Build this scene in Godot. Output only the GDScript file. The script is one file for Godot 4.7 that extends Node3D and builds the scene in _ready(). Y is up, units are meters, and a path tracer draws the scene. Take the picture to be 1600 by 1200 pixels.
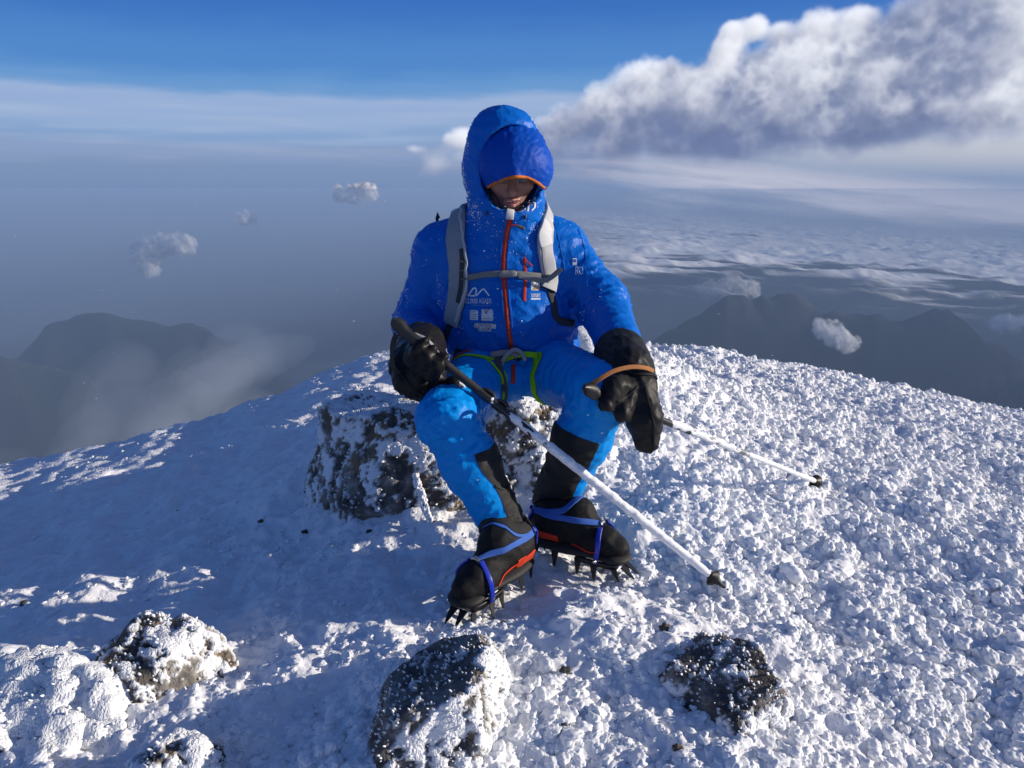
extends Node3D
# A climber rests on a boulder on a rime-covered summit above a sea of cloud.

var rng := RandomNumberGenerator.new()
var used := {}
const EYE := Vector3(0.0, 1.02, 0.0)
const SUN_TO := Vector3(0.955, 0.290, 0.03)     # towards the sun

func _ready() -> void:
	rng.seed = 20240711
	# ---- camera
	var cam := Camera3D.new()
	cam.name = "camera"
	cam.position = EYE
	cam.rotation_degrees = Vector3(-13.744, 0, 0)
	cam.fov = 51.39
	cam.near = 0.05
	cam.far = 600000.0
	add_child(cam)
	# ---- sky, haze, exposure
	var env := Environment.new()
	env.background_mode = Environment.BG_SKY
	env.tonemap_mode = Environment.TONE_MAPPER_LINEAR
	env.tonemap_exposure = 1.0
	var sky := Sky.new()
	var pan := PanoramaSkyMaterial.new()
	pan.panorama = sky_panorama()
	sky.sky_material = pan
	env.sky = sky
	env.background_energy_multiplier = 1.0
	env.fog_enabled = true
	env.fog_density = 0.000082
	env.fog_light_color = Color(0.71, 0.835, 1.0)
	env.volumetric_fog_enabled = true
	env.volumetric_fog_density = 0.0
	env.sdfgi_enabled = true
	env.ssao_enabled = true
	env.ssil_enabled = true
	var we := WorldEnvironment.new()
	we.name = "world_environment"
	we.environment = env
	add_child(we)
	# ---- sun
	var sun := DirectionalLight3D.new()
	sun.name = "sun"
	sun.light_color = Color(1.0, 0.955, 0.89)
	sun.light_energy = 1.58
	sun.light_angular_distance = 0.53
	sun.shadow_enabled = true
	sun.look_at_from_position(Vector3.ZERO, -SUN_TO, Vector3.UP)
	add_child(sun)
	# ---- the place
	build_far()
	build_ground()
	build_rocks()
	build_rime()
	build_person()
	build_gear()
	build_small()

# ------------------------------------------------------------------ helpers
func numbered(called: String) -> String:
	if not used.has(called):
		used[called] = 0
		return called
	used[called] += 1
	return "%s_%03d" % [called, used[called]]

func tag(o: Node3D, label: String, category: String, group := "", kind := "") -> Node3D:
	if label: o.set_meta("label", label)
	if category: o.set_meta("category", category)
	if group: o.set_meta("group", group)
	if kind: o.set_meta("kind", kind)
	return o

func thing(called: String, label: String, category: String, at := Vector3.ZERO, group := "") -> Node3D:
	var o := Node3D.new()
	o.name = numbered(called)
	o.position = at
	add_child(o)
	tag(o, label, category, group)
	return o

func obj(called: String, m: Mesh, mat: Material, parent: Node = null, at := Vector3.ZERO) -> MeshInstance3D:
	var o := MeshInstance3D.new()
	o.mesh = m
	o.material_override = mat
	o.position = at
	if parent == null or parent == self:
		o.name = numbered(called)
		add_child(o)
	else:
		o.name = called
		var k := 0
		while parent.has_node(NodePath(String(o.name))):
			k += 1
			o.name = "%s_%03d" % [called, k]
		parent.add_child(o, true)
	return o

func noise(sd: int, freq: float, oct := 4, kind := FastNoiseLite.TYPE_SIMPLEX_SMOOTH) -> FastNoiseLite:
	var n := FastNoiseLite.new()
	n.seed = sd
	n.noise_type = kind
	n.frequency = freq
	n.fractal_octaves = oct
	n.fractal_type = FastNoiseLite.FRACTAL_FBM if oct > 1 else FastNoiseLite.FRACTAL_NONE
	return n

func mat(c: Color, rough := 0.8, metal := 0.0) -> StandardMaterial3D:
	# c is a linear, real-world base colour
	var m := StandardMaterial3D.new()
	m.albedo_color = c.linear_to_srgb()
	m.roughness = rough
	m.metallic = metal
	return m

func vmat(rough := 0.9) -> StandardMaterial3D:
	var m := StandardMaterial3D.new()
	m.vertex_color_use_as_albedo = true
	m.roughness = rough
	return m

func noise_tex(sd: int, freq: float, oct: int, size := 512, as_normal := false, strength := 4.0, kind := FastNoiseLite.TYPE_SIMPLEX_SMOOTH) -> NoiseTexture2D:
	var t := NoiseTexture2D.new()
	t.width = size
	t.height = size
	t.seamless = true
	t.noise = noise(sd, freq, oct, kind)
	t.as_normal_map = as_normal
	t.bump_strength = strength
	t.generate_mipmaps = false
	return t

func with_relief(m: StandardMaterial3D, t: Texture2D, scale: float, uv := 8.0) -> StandardMaterial3D:
	# fine weave or grain, in scale centimetres
	m.uv1_triplanar = true
	m.uv1_scale = Vector3(uv, uv, uv)
	m.heightmap_enabled = true
	m.heightmap_texture = t
	m.heightmap_scale = scale
	return m

func arr_mesh(v: PackedVector3Array, idx: PackedInt32Array, n := PackedVector3Array(), c := PackedColorArray(), uv := PackedVector2Array()) -> ArrayMesh:
	var a := []
	a.resize(Mesh.ARRAY_MAX)
	if n.size():
		# every face turns the way its normals do
		for i in range(0, idx.size(), 3):
			var f := (v[idx[i + 2]] - v[idx[i]]).cross(v[idx[i + 1]] - v[idx[i]])
			if f.dot(n[idx[i]] + n[idx[i + 1]] + n[idx[i + 2]]) < 0.0:
				var t := idx[i + 1]
				idx[i + 1] = idx[i + 2]
				idx[i + 2] = t
	a[Mesh.ARRAY_VERTEX] = v
	a[Mesh.ARRAY_INDEX] = idx
	a[Mesh.ARRAY_NORMAL] = n if n.size() else smooth_normals(v, idx)
	if c.size(): a[Mesh.ARRAY_COLOR] = c
	if uv.size(): a[Mesh.ARRAY_TEX_UV] = uv
	var m := ArrayMesh.new()
	m.add_surface_from_arrays(Mesh.PRIMITIVE_TRIANGLES, a)
	return m

func smooth_normals(v: PackedVector3Array, idx: PackedInt32Array) -> PackedVector3Array:
	var n := PackedVector3Array()
	n.resize(v.size())
	for i in range(0, idx.size(), 3):
		var a := idx[i]
		var b := idx[i + 1]
		var c := idx[i + 2]
		var f := (v[c] - v[a]).cross(v[b] - v[a])
		n[a] += f
		n[b] += f
		n[c] += f
	for i in n.size():
		n[i] = n[i].normalized() if n[i].length_squared() > 1e-30 else Vector3.UP
	return n

# indices of a grid of rows x cols vertices; front faces are clockwise seen from where u x v points away
func grid_index(rows: int, cols: int, flip := false, wrap := false) -> PackedInt32Array:
	var idx := PackedInt32Array()
	var cc := cols if wrap else cols - 1
	for r in rows - 1:
		for c in cc:
			var a := r * cols + c
			var b := r * cols + (c + 1) % cols
			var d := a + cols
			var e := b + cols
			if flip:
				idx.append_array([a, d, b, b, d, e])
			else:
				idx.append_array([a, b, d, b, e, d])
	return idx

func smin(a: float, b: float, k: float) -> float:
	var h := maxf(k - absf(a - b), 0.0) / k
	return minf(a, b) - h * h * k * 0.25

func sstep(a: float, b: float, x: float) -> float:
	return smoothstep(a, b, x)

# ------------------------------------------------------------------ the sky: air and clouds, as light by direction
func air(el: float, az: float, wisp: float) -> Color:
	# el, az in degrees; wisp -1..1 moves the edges of the high veil
	var r := [[-90.0, 0.20, 0.27, 0.44], [0.0, 0.185, 0.272, 0.47], [1.3, 0.205, 0.295, 0.49], [2.4, 0.26, 0.35, 0.55], [3.4, 0.24, 0.37, 0.61], [4.2, 0.31, 0.43, 0.66], [5.6, 0.32, 0.44, 0.68], [6.5, 0.14, 0.32, 0.63], [8.0, 0.085, 0.25, 0.60], [12.0, 0.043, 0.165, 0.52], [18.0, 0.04, 0.125, 0.40], [40.0, 0.038, 0.09, 0.26], [90.0, 0.034, 0.07, 0.19]]
	var e := el + wisp
	for i in range(1, r.size()):
		if e <= r[i][0]:
			var t: float = clampf((e - r[i - 1][0]) / (r[i][0] - r[i - 1][0]), 0, 1)
			t = t * t * (3.0 - 2.0 * t) if i < 10 else t
			return Color(lerpf(r[i - 1][1], r[i][1], t), lerpf(r[i - 1][2], r[i][2], t), lerpf(r[i - 1][3], r[i][3], t))
	return Color(0.034, 0.07, 0.19)

func sky_at(az: float, el: float, n1: FastNoiseLite, n2: FastNoiseLite) -> Color:
	var a := deg_to_rad(az)
	var x := sin(a)
	var z := -cos(a)
	var w := n1.get_noise_3d(x * 5.0, el * 0.35, z * 5.0) * 0.5 + n2.get_noise_3d(x * 20.0, el * 2.2, z * 20.0) * 0.3
	var c := air(el, az, w * sstep(0.5, 4.0, el))
	# thin streaks in the veil
	var s := n2.get_noise_3d(x * 9.0, el * 3.0 + 40.0, z * 9.0)
	var band := sstep(1.0, 2.6, el) * (1.0 - sstep(5.6, 7.2, el))
	c = c.lerp(Color(0.50, 0.58, 0.76), clampf(s * 1.1, 0, 1) * band * 0.35)
	c = c.lerp(Color(0.21, 0.34, 0.66), clampf(-s * 1.1, 0, 1) * band * 0.25)
	# bright mist low under the sun, which stands to the right
	var side := 0.5 + 0.5 * cos(deg_to_rad(az - 75.0))
	var low := sstep(0.0, 2.6, el) * (1.0 - sstep(2.0, 6.5, el + w)) * sstep(0.62, 0.92, side)
	c = c.lerp(Color(0.54, 0.56, 0.62), low * 0.92)
	var d := Vector3(x * cos(deg_to_rad(el)), sin(deg_to_rad(el)), z * cos(deg_to_rad(el)))
	var g := exp(-rad_to_deg(d.angle_to(SUN_TO.normalized())) / 16.0)
	return c + Color(0.55, 0.52, 0.46) * g

func sky_panorama() -> ImageTexture:
	var n1 := noise(5, 0.5, 3)
	var n2 := noise(6, 0.5, 4)
	var bw := 1024
	var bh := 512
	var data := PackedFloat32Array()
	data.resize(bw * bh * 3)
	for j in bh:
		var el := 90.0 - (j + 0.5) / bh * 180.0
		if el < -4.0:
			for i in bw:
				var k := (j * bw + i) * 3
				data[k] = 0.22
				data[k + 1] = 0.29
				data[k + 2] = 0.44
			continue
		for i in bw:
			var c := sky_at((i + 0.5) / bw * 360.0, el, n1, n2)
			var k := (j * bw + i) * 3
			data[k] = c.r
			data[k + 1] = c.g
			data[k + 2] = c.b
	var im := Image.create_from_data(bw, bh, false, Image.FORMAT_RGBF, data.to_byte_array())
	im.resize(4096, 2048, Image.INTERPOLATE_BILINEAR)
	# the part towards the valley, finer and with the great cumulus
	var per := 4096.0 / 360.0
	var c0 := -440
	var nx := 1060
	var r0 := int(1024 - 15.0 * per)
	var ny := 1024 - r0
	var cloud := cumulus(c0, nx, r0, ny, per)
	for j in ny:
		var el := 90.0 - (r0 + j + 0.5) / 2048.0 * 180.0
		for i in nx:
			var az := (c0 + i + 0.5) / per
			var c := sky_at(az, el, n1, n2)
			var k := (j * nx + i) * 4
			var a := cloud[k + 3]
			if a > 0.0:
				c = Color(c.r * (1 - a) + cloud[k], c.g * (1 - a) + cloud[k + 1], c.b * (1 - a) + cloud[k + 2])
			im.set_pixel((c0 + i + 4096) % 4096, r0 + j, c)
	return ImageTexture.create_from_image(im)

# a cumulus as a field of density, lit by the sun from the right; premultiplied colour and cover
func cumulus(c0: int, nx: int, r0: int, ny: int, per: float) -> PackedFloat32Array:
	var nz := 30
	var zs := 0.30
	var out := PackedFloat32Array()
	out.resize(nx * ny * 4)
	# azimuth, elevation, depth, radii (degrees)
	var puffs := [
		[30.2, 10.4, 0.0, 3.0, 3.0], [32.6, 10.2, 0.5, 2.2, 2.6], [28.4, 11.4, 0.4, 1.8, 1.7], [30.6, 8.0, 0.2, 3.0, 3.0], [27.0, 8.2, -0.6, 3.4, 2.8], [32.4, 7.0, 0.6, 1.6, 2.0], [30.4, 12.4, 0.2, 1.7, 1.4],
		[23.5, 8.0, -0.3, 3.2, 2.4], [20.0, 7.0, 0.2, 3.6, 2.5], [16.8, 6.4, 0.6, 3.4, 2.4], [19.6, 9.7, 0.4, 1.3, 1.1], [22.0, 9.9, 0.1, 1.0, 0.9], [24.4, 9.8, 0.3, 1.1, 0.9],
		[14.4, 9.6, 0.3, 1.0, 1.1], [15.8, 9.9, 0.0, 0.9, 0.8], [14.0, 8.4, 0.6, 1.1, 1.4], [17.4, 9.4, 0.2, 0.9, 0.8], [26.0, 10.0, 0.6, 1.3, 1.3], [19.0, 8.8, 0.3, 1.1, 0.9], [21.0, 9.2, 0.3, 1.2, 0.9],
		[10.4, 7.3, -0.2, 0.9, 1.1], [11.4, 6.4, -0.1, 1.5, 1.5], [9.0, 6.3, 0.2, 2.3, 1.9], [6.4, 5.0, 0.4, 2.3, 1.7], [3.6, 4.1, 0.5, 2.0, 1.4], [12.6, 5.6, 0.5, 3.2, 2.1],
		[7.0, 2.9, 0.3, 3.0, 1.6], [2.0, 2.5, 0.5, 2.4, 1.5], [-2.4, 2.0, 0.4, 1.9, 1.3], [-5.0, 1.4, 0.3, 1.8, 1.0], [-6.6, 2.6, 0.0, 0.8, 0.4], [24.0, 6.6, 0.0, 3.6, 1.8], [11.5, 2.8, 0.2, 3.0, 1.4], [17.5, 4.4, 0.2, 2.6, 1.2], [28.0, 6.0, 0.2, 3.0, 1.5],
		[-3.5, 3.2, 0.3, 1.6, 1.0], [0.5, 1.4, 0.2, 3.0, 1.2], [6.0, 1.0, 0.2, 3.6, 1.3], [15.5, 2.6, 0.3, 3.2, 1.3], [22.0, 3.6, 0.2, 3.4, 1.5], [13.5, 4.4, 0.0, 3.4, 2.0], [18.5, 4.6, 0.0, 4.2, 2.3], [24.0, 4.9, 0.0, 4.2, 2.3], [29.0, 4.7, 0.2, 3.4, 2.1], [32.2, 4.4, 0.3, 1.8, 1.6], [8.5, 3.8, 0.2, 3.0, 1.7], [38.5, 5.0, 0.2, 1.6, 0.8], [44.0, 5.6, 0.4, 2.4, 1.2]]
	var f := PackedFloat32Array()
	f.resize(nx * ny * nz)
	f.fill(0.0)
	for p in puffs:
		var i0 := maxi(0, int((p[0] - p[3] * 1.8) * per - c0))
		var i1 := mini(nx - 1, int((p[0] + p[3] * 1.8) * per - c0))
		var j0 := maxi(0, int(1024 - (p[1] + p[4] * 1.5) * per - r0))
		var j1 := mini(ny - 1, int(1024 - (p[1] - p[4] * 1.5) * per - r0))
		var rz: float = (p[3] + p[4]) * 0.5
		for k in nz:
			var dz: float = ((k - nz * 0.5) * zs - p[2]) / rz
			for j in range(j0, j1 + 1):
				var el := (1024.0 - (r0 + j + 0.5)) / per
				var dy: float = (el - p[1]) / p[4]
				var q := dy * dy + dz * dz
				if q > 3.0: continue
				for i in range(i0, i1 + 1):
					var dx: float = ((c0 + i + 0.5) / per - p[0]) / p[3]
					f[(k * ny + j) * nx + i] += exp(4.5 * (1.0 - sqrt(q + dx * dx)))
	var nb := noise(31, 0.33, 5, FastNoiseLite.TYPE_SIMPLEX_SMOOTH)
	var nc := noise(32, 0.62, 4)
	var lit := PackedFloat32Array()
	lit.resize(nx * ny * nz)
	lit.fill(1.0)
	var up := 0.5
	for i in range(nx - 1, -1, -1):
		var az := (c0 + i + 0.5) / per
		for k in nz:
			var z := (k - nz * 0.5) * zs
			for j in ny:
				var at := (k * ny + j) * nx + i
				var T := 1.0
				if i < nx - 1:
					var right := (k * ny + j) * nx + i + 1
					T = lit[right] if j == 0 else lerpf(lit[right], lit[right - nx], up)
					if k < nz - 1: T = lerpf(T, lit[right + nx * ny], 0.02)
				var v := log(f[at] + 1e-6) / 4.5
				var d := 0.0
				var soft := 0.0
				if v > -0.55:
					var el := (1024.0 - (r0 + j + 0.5)) / per
					var base := sstep(-0.6, 1.4, v) # soft feet
					var rag := lerpf(1.5, 0.62, sstep(1.0, 5.0, el))
					var e := nb.get_noise_3d(az, el * 1.15, z) * 0.75 * rag + (0.22 - absf(nc.get_noise_3d(az, el, z)) * 1.1) * 0.42 - 0.12
					var hard := lerpf(0.7, 3.4, sstep(2.0, 6.5, el))
					var thin := lerpf(0.06, 1.0, sstep(0.2, 3.0, el))
					d = clampf((v + e + 0.12) * hard, 0.0, 1.0) * base * 1.4 * thin
					soft = clampf((v + e * 0.28 + 0.10) * 1.6, 0.0, 1.0) * thin
				f[at] = d
				lit[at] = T * exp(-soft * 0.062)
	var shade := Color(0.15, 0.20, 0.37)
	for j in ny:
		var el := (1024.0 - (r0 + j + 0.5)) / per
		for i in nx:
			var T := 1.0
			var r := 0.0
			var g := 0.0
			var b := 0.0
			for k in range(nz - 1, -1, -1):
				var at := (k * ny + j) * nx + i
				var d := f[at]
				if d <= 0.001: continue
				var a := 1.0 - exp(-d * 0.85)
				var s := pow(lit[at], 0.9)
				var o2 := 0.88 + 0.25 * clampf(1.0 - f[maxi(at - nx * 3, k * nx * ny)] * 0.9, 0.0, 1.0)
				var w := T * a
				r += w * (shade.r * o2 + s * 0.93)
				g += w * (shade.g * o2 + s * 0.89)
				b += w * (shade.b * o2 + s * 0.76)
				T *= 1.0 - a
				if T < 0.01: break
			var o := (j * nx + i) * 4
			var cov := 1.0 - T
			out[o] = r
			out[o + 1] = g
			out[o + 2] = b
			out[o + 3] = cov
	return out

# ------------------------------------------------------------------ far below: valley, hills, cloud deck
func polar(a0: float, a1: float, na: int, radii: Array, f: Callable, col: Callable, flip := true) -> ArrayMesh:
	var v := PackedVector3Array()
	var c := PackedColorArray()
	for r in radii:
		for i in na:
			var a := deg_to_rad(lerpf(a0, a1, i / float(na - 1)))
			var p := Vector3(sin(a) * r, 0, -cos(a) * r)
			p.y = f.call(p)
			v.append(p)
			c.append(col.call(p))
	var idx := grid_index(radii.size(), na, not flip)
	return arr_mesh(v, idx, PackedVector3Array(), c)

func spread(a: float, b: float, n: int) -> Array:
	var out := []
	for i in n:
		out.append(a * pow(b / a, i / float(n - 1)))
	return out

func build_far() -> void:
	var nv := noise(51, 0.00016, 5)
	var nr := noise(52, 0.0004, 5)
	nr.fractal_type = FastNoiseLite.FRACTAL_RIDGED
	# hills: x, z, height over the valley, radii
	var hills := [[-3350.0, -6750.0, 1060.0, 1400.0, 800.0], [-3900.0, -5400.0, 1060.0, 1500.0, 800.0], [-2700.0, -5700.0, 760.0, 1100.0, 800.0], [-4300.0, -9600.0, 420.0, 1500.0, 1300.0],
		[1450.0, -4950.0, 1390.0, 1500.0, 560.0], [2350.0, -4800.0, 1370.0, 1500.0, 560.0], [430.0, -4700.0, 1180.0, 1400.0, 560.0], [3200.0, -4300.0, 1080.0, 1300.0, 520.0], [-1500.0, -11500.0, 260.0, 2200.0, 1300.0]]
	var height := func(p: Vector3) -> float:
		var y := -2150.0 + nv.get_noise_2d(p.x, p.z) * 130.0
		var h := 0.0
		for q in hills:
			var dx: float = (p.x - q[0]) / q[3]
			var dz: float = (p.z - q[1]) / q[4]
			h = maxf(h, q[2] * exp(-(dx * dx + dz * dz)))
		return y + h * (1.0 + 0.16 * nr.get_noise_2d(p.x, p.z)) + 40.0 * nr.get_noise_2d(p.x * 2.0, p.z * 2.0) * h / 600.0
	var nt := noise(53, 0.0006, 4)
	var color := func(p: Vector3) -> Color:
		var t := clampf(0.5 + nt.get_noise_2d(p.x, p.z) * 1.2, 0, 1)
		return Color(0.012, 0.020, 0.017).lerp(Color(0.032, 0.034, 0.030), t)
	var m := polar(-75, 75, 420, spread(2400.0, 240000.0, 260), height, color)
	tag(obj("valley_terrain", m, vmat(1.0)), "dark forested valley and hills far below the summit in blue haze", "", "", "structure")

	# cloud deck: rolls of stratocumulus lying over the land to the right
	var c1 := noise(61, 0.00011, 4)
	var c2 := noise(62, 0.00075, 4)
	var c3 := noise(63, 0.00022, 3)
	var deck_y := func(p: Vector3) -> float:
		var r := p.length()
		return -700.0 - p.x * 0.045 + maxf(0.0, c2.get_noise_2d(p.x * 1.2, p.z * 2.2)) * 110.0 + c3.get_noise_2d(p.x, p.z) * 80.0 - r * 0.001
	var deck_c := func(p: Vector3) -> Color:
		var r := p.length()
		var az := rad_to_deg(atan2(p.x, -p.z))
		var edge := sstep(-4.0, 9.0, az + c1.get_noise_2d(p.x * 0.6, p.z * 0.6) * 9.0)
		var near := sstep(6300.0, 8600.0, r + c3.get_noise_2d(p.x * 1.5, p.z * 1.5) * 2300.0)
		var d := c1.get_noise_2d(p.x * 1.5, p.z * 1.5) * 0.9 + c2.get_noise_2d(p.x * 1.1, p.z * 2.2) * 0.85 + 0.16 + sstep(7600.0, 15000.0, r) * 0.55
		return Color(0.98, 0.98, 0.98, clampf(sstep(-0.12, 0.34, d) * edge * near, 0.0, 0.97))
	var dm := polar(-14, 72, 620, spread(5200.0, 240000.0, 460), deck_y, deck_c)
	var cm := vmat(1.0)
	cm.transparency = BaseMaterial3D.TRANSPARENCY_ALPHA
	cm.metallic_specular = 0.0
	cm.backlight_enabled = true
	cm.backlight = Color(0.2, 0.2, 0.2)
	tag(obj("cloud_deck", dm, cm), "rolls of white stratus cloud spread over the valley on the right", "", "", "stuff")

	# a bright veil of mist hanging under the cumulus
	var veil_y := func(p: Vector3) -> float:
		return -330.0 + (p.length() - 4500.0) * 0.155 - (p.x - 2200.0) * 0.09 + c3.get_noise_2d(p.x, p.z) * 40.0
	var veil_c := func(p: Vector3) -> Color:
		var r := p.length()
		var az := rad_to_deg(atan2(p.x, -p.z))
		var n := c1.get_noise_2d(p.x * 2.2, p.z * 2.2) + c2.get_noise_2d(p.x * 1.4, p.z * 1.8) * 0.35
		var a := sstep(3.0, 23.0, az + n * 12.0) * sstep(4600.0, 6600.0, r + n * 1500.0) * (1.0 - sstep(6700.0, 9000.0, r + n * 500.0))
		return Color(0.98, 0.98, 0.98, clampf(a * (0.88 + n * 0.2), 0.0, 0.94))
	var vm := polar(-6, 74, 320, spread(4400.0, 9100.0, 120), veil_y, veil_c)
	tag(obj("cloud_veil", vm, cm), "pale mist hanging under the great cumulus on the right", "", "", "stuff")
	# lone small clouds: soft shells one inside another
	var cl := [
		[Vector3(-5000, -905, -11800), 1.0, 21, [[-330, 60, 190], [-390, -60, 190], [-360, -190, 150], [-180, 110, 170], [-30, 115, 150], [110, 120, 165], [230, 110, 150], [-345, -290, 100], [-250, 20, 170]], "L-shaped small white cloud over the dark valley on the left"],
		[Vector3(-2350, -75, -12500), 1.0, 22, [[0, 0, 130], [110, 40, 120], [-130, -20, 120], [-280, -10, 110], [190, -10, 90]], "small white puff of cloud left of the climber's head"],
		[Vector3(1720, -760, -4200), 0.42, 23, [[0, 0, 130], [100, -60, 115], [210, -120, 85], [-90, 60, 90], [-190, 120, 50]], "ragged little cloud clinging to the dark hill on the right"],
		[Vector3(2000, -915, -7560), 0.64, 24, [[0, 0, 130], [150, 40, 130], [290, 10, 110], [-150, -20, 110], [420, -20, 80], [-280, -30, 80]], "white cloud heaped just above the ridge of the dark hill"],
		[Vector3(2810, -750, -4510), 0.40, 25, [[0, 0, 90], [120, 30, 100], [240, 20, 80], [-110, -15, 70]], "flat shred of cloud low over the valley at the right"],
		[Vector3(-4100, -420, -12500), 1.0, 26, [[0, 0, 70], [90, -10, 55], [-80, -10, 50]], "tiny far cloud between the white puff and the left edge"],
	]
	for q in cl: small_cloud(q[0], q[1], q[2], q[3], q[4])
	spindrift()

func small_cloud(at: Vector3, size: float, sd: int, puffs: Array, label: String) -> void:
	var lo := Vector3(1e9, 1e9, 1e9)
	var hi := -lo
	for p in puffs:
		lo = lo.min(Vector3(p[0] - p[2], p[1] - p[2], -p[2]))
		hi = hi.max(Vector3(p[0] + p[2], p[1] + p[2], p[2]))
	var f := Field.new((lo - Vector3.ONE * 130.0) * 0.001, (hi + Vector3.ONE * 130.0) * 0.001, 0.017)
	for p in puffs: f.ball(Vector3(p[0], p[1], 0) * 0.001, Vector3(p[2], p[2] * 0.8, p[2]) * 0.00075, 0.08)
	var n := noise(sd * 7, 5.5, 3)
	f.alter(func(p: Vector3, d: float) -> float: return d + n.get_noise_3dv(p) * 0.10, 0.16)
	var o := thing("cloud", label, "cloud", at, "small clouds below the summit")
	for k in 9:
		var g := f.f.duplicate()
		var off := (4.0 - k) * 0.0135
		for i in g.size(): g[i] -= off
		var keep := f.f
		f.f = g
		var m := f.nets()
		f.f = keep
		if m.i.size() == 0: continue
		for i in m.v.size(): m.v[i] *= 1000.0 * size
		var mt := mat(Color(0.9, 0.9, 0.9), 1.0)
		mt.metallic_specular = 0.0
		mt.transparency = BaseMaterial3D.TRANSPARENCY_ALPHA
		mt.albedo_color.a = 0.12 + 0.05 * k
		mt.backlight_enabled = true
		mt.backlight = Color(1, 1, 1)
		var part := obj("wisp", net_mesh(m), mt, o)
		part.set_meta("kind", "stuff")

# snow smoking off the ridge on the left
func spindrift() -> void:
	var r := RandomNumberGenerator.new()
	r.seed = 314
	var fm := FogMaterial.new()
	fm.albedo = Color(0.86, 0.92, 1.0)
	fm.density = 0.017
	for k in 44:
		var t := k / 43.0
		var fv := FogVolume.new()
		fv.shape = RenderingServer.FOG_VOLUME_SHAPE_ELLIPSOID
		fv.size = Vector3(3.5 + 6.5 * r.randf(), 2.2 + 2.6 * r.randf(), 7.0) * (0.7 + 0.5 * r.randf())
		fv.position = Vector3(lerpf(-33.0, -21.0, t) + r.randf_range(-4.5, 4.5), lerpf(-22.0, -12.0, t) + r.randf_range(-2.6, 2.6), -56.0 + r.randf_range(-8, 8))
		fv.rotation = Vector3(0, r.randf_range(-0.3, 0.3), 0.7 + r.randf_range(-0.6, 0.6))
		fv.material = fm
		fv.name = numbered("spindrift")
		add_child(fv)
		tag(fv, "blown snow smoking off the shaded ridge on the left", "", "", "stuff")

# ------------------------------------------------------------------ the summit: one sheet of snow from the feet down the flanks
# per azimuth (x over forward distance): how steeply the eye looks down at the skyline of the summit, and how the ground tilts
const RIM := [[-1.6, -0.62, -0.36], [-0.951, -0.449, -0.235], [-0.678, -0.358, -0.158], [-0.548, -0.333, -0.125], [-0.418, -0.2988, -0.095], [-0.315, -0.2659, -0.065], [-0.23, -0.226, -0.045], [-0.164, -0.2042, -0.03],
	[-0.082, -0.192, -0.012], [0.065, -0.19, 0.0], [0.18, -0.1983, -0.004], [0.229, -0.1983, -0.008], [0.361, -0.2209, -0.018], [0.496, -0.2488, -0.03], [0.667, -0.2875, -0.045], [0.934, -0.3669, -0.07], [1.6, -0.5, -0.12]]
var g_big := noise(11, 0.9, 3)
var g_mid := noise(12, 4.2, 3)
var g_fin := noise(13, 16.0, 3)
var g_cell := noise(14, 26.0, 2, FastNoiseLite.TYPE_CELLULAR)
var g_rag := noise(15, 1.3, 3)
var g_scale := noise(16, 9.0, 2, FastNoiseLite.TYPE_CELLULAR)

func rim_at(ta: float) -> Vector2:
	if ta <= RIM[0][0]: return Vector2(RIM[0][1], RIM[0][2])
	for i in range(1, RIM.size()):
		if ta <= RIM[i][0]:
			var t: float = (ta - RIM[i - 1][0]) / (RIM[i][0] - RIM[i - 1][0])
			t = lerpf(t, t * t * (3 - 2 * t), 0.5)
			return Vector2(lerpf(RIM[i - 1][1], RIM[i][1], t), lerpf(RIM[i - 1][2], RIM[i][2], t))
	return Vector2(RIM[-1][1], RIM[-1][2])

# mounds that rise from the sheet: x, z, radius, height
const MOUNDS := [[46.0, -62.0, 17.0, 24.5], [0.22, -3.35, 0.75, 0.30], [0.75, -3.6, 0.7, 0.08], [-0.55, -2.95, 0.5, 0.06], [-1.05, -1.72, 0.35, 0.05], [-0.62, -1.55, 0.3, 0.04], [-0.1, -1.78, 0.2, -0.02], [0.22, -1.98, 0.2, -0.015], [0.25, -1.7, 0.2, 0.03], [-0.1, -1.42, 0.25, 0.05], [0.44, -1.42, 0.25, 0.04], [0.62, -2.35, 0.35, 0.05], [1.5, -2.6, 0.5, 0.05], [-1.6, -2.5, 0.6, 0.06]]

func ground_smooth(x: float, z: float) -> float:
	var r := sqrt(x * x + z * z)
	if r < 1e-4: return 0.0
	var f := -z
	var ta := clampf(x / maxf(f, 0.02), -1.6, 1.6) if f > 0.0 else (1.6 if x > 0 else -1.6)
	var fd := maxf(f, r * 0.53)
	if f <= 0.0:
		ta = lerpf(ta, 0.0, clampf(-f / r, 0, 1))
	var rm := rim_at(ta)
	var s := rm.x
	var b := -rm.y
	var L := 2.3
	var q := maxf(-s - b, 0.04)
	var D := (EYE.y) / q + L * 0.5
	var f0 := D - L
	var k := q / (2.0 * L)
	var y := -b * (fd - 0.72 * (1.0 - sstep(1.2, 2.7, fd)))
	if fd > f0:
		var e := fd - f0
		var most := (0.72 - b) / (2.0 * k)
		y -= k * e * e if e < most else k * most * most + 2.0 * k * most * (e - most)
	for m in MOUNDS:
		var dx: float = (x - m[0]) / m[2]
		var dz: float = (z - m[1]) / m[2]
		var d := dx * dx + dz * dz
		if d < 6.0:
			y += m[3] * exp(-d)
	return y

# how much popcorn rime covers the place: 1 on the right, little in the lee on the left
func popcorn(x: float, z: float) -> float:
	var t := sstep(0.05, 0.75, x + 0.25 * (-z - 2.0) + g_rag.get_noise_2d(x, z) * 0.35)
	return t

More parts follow.
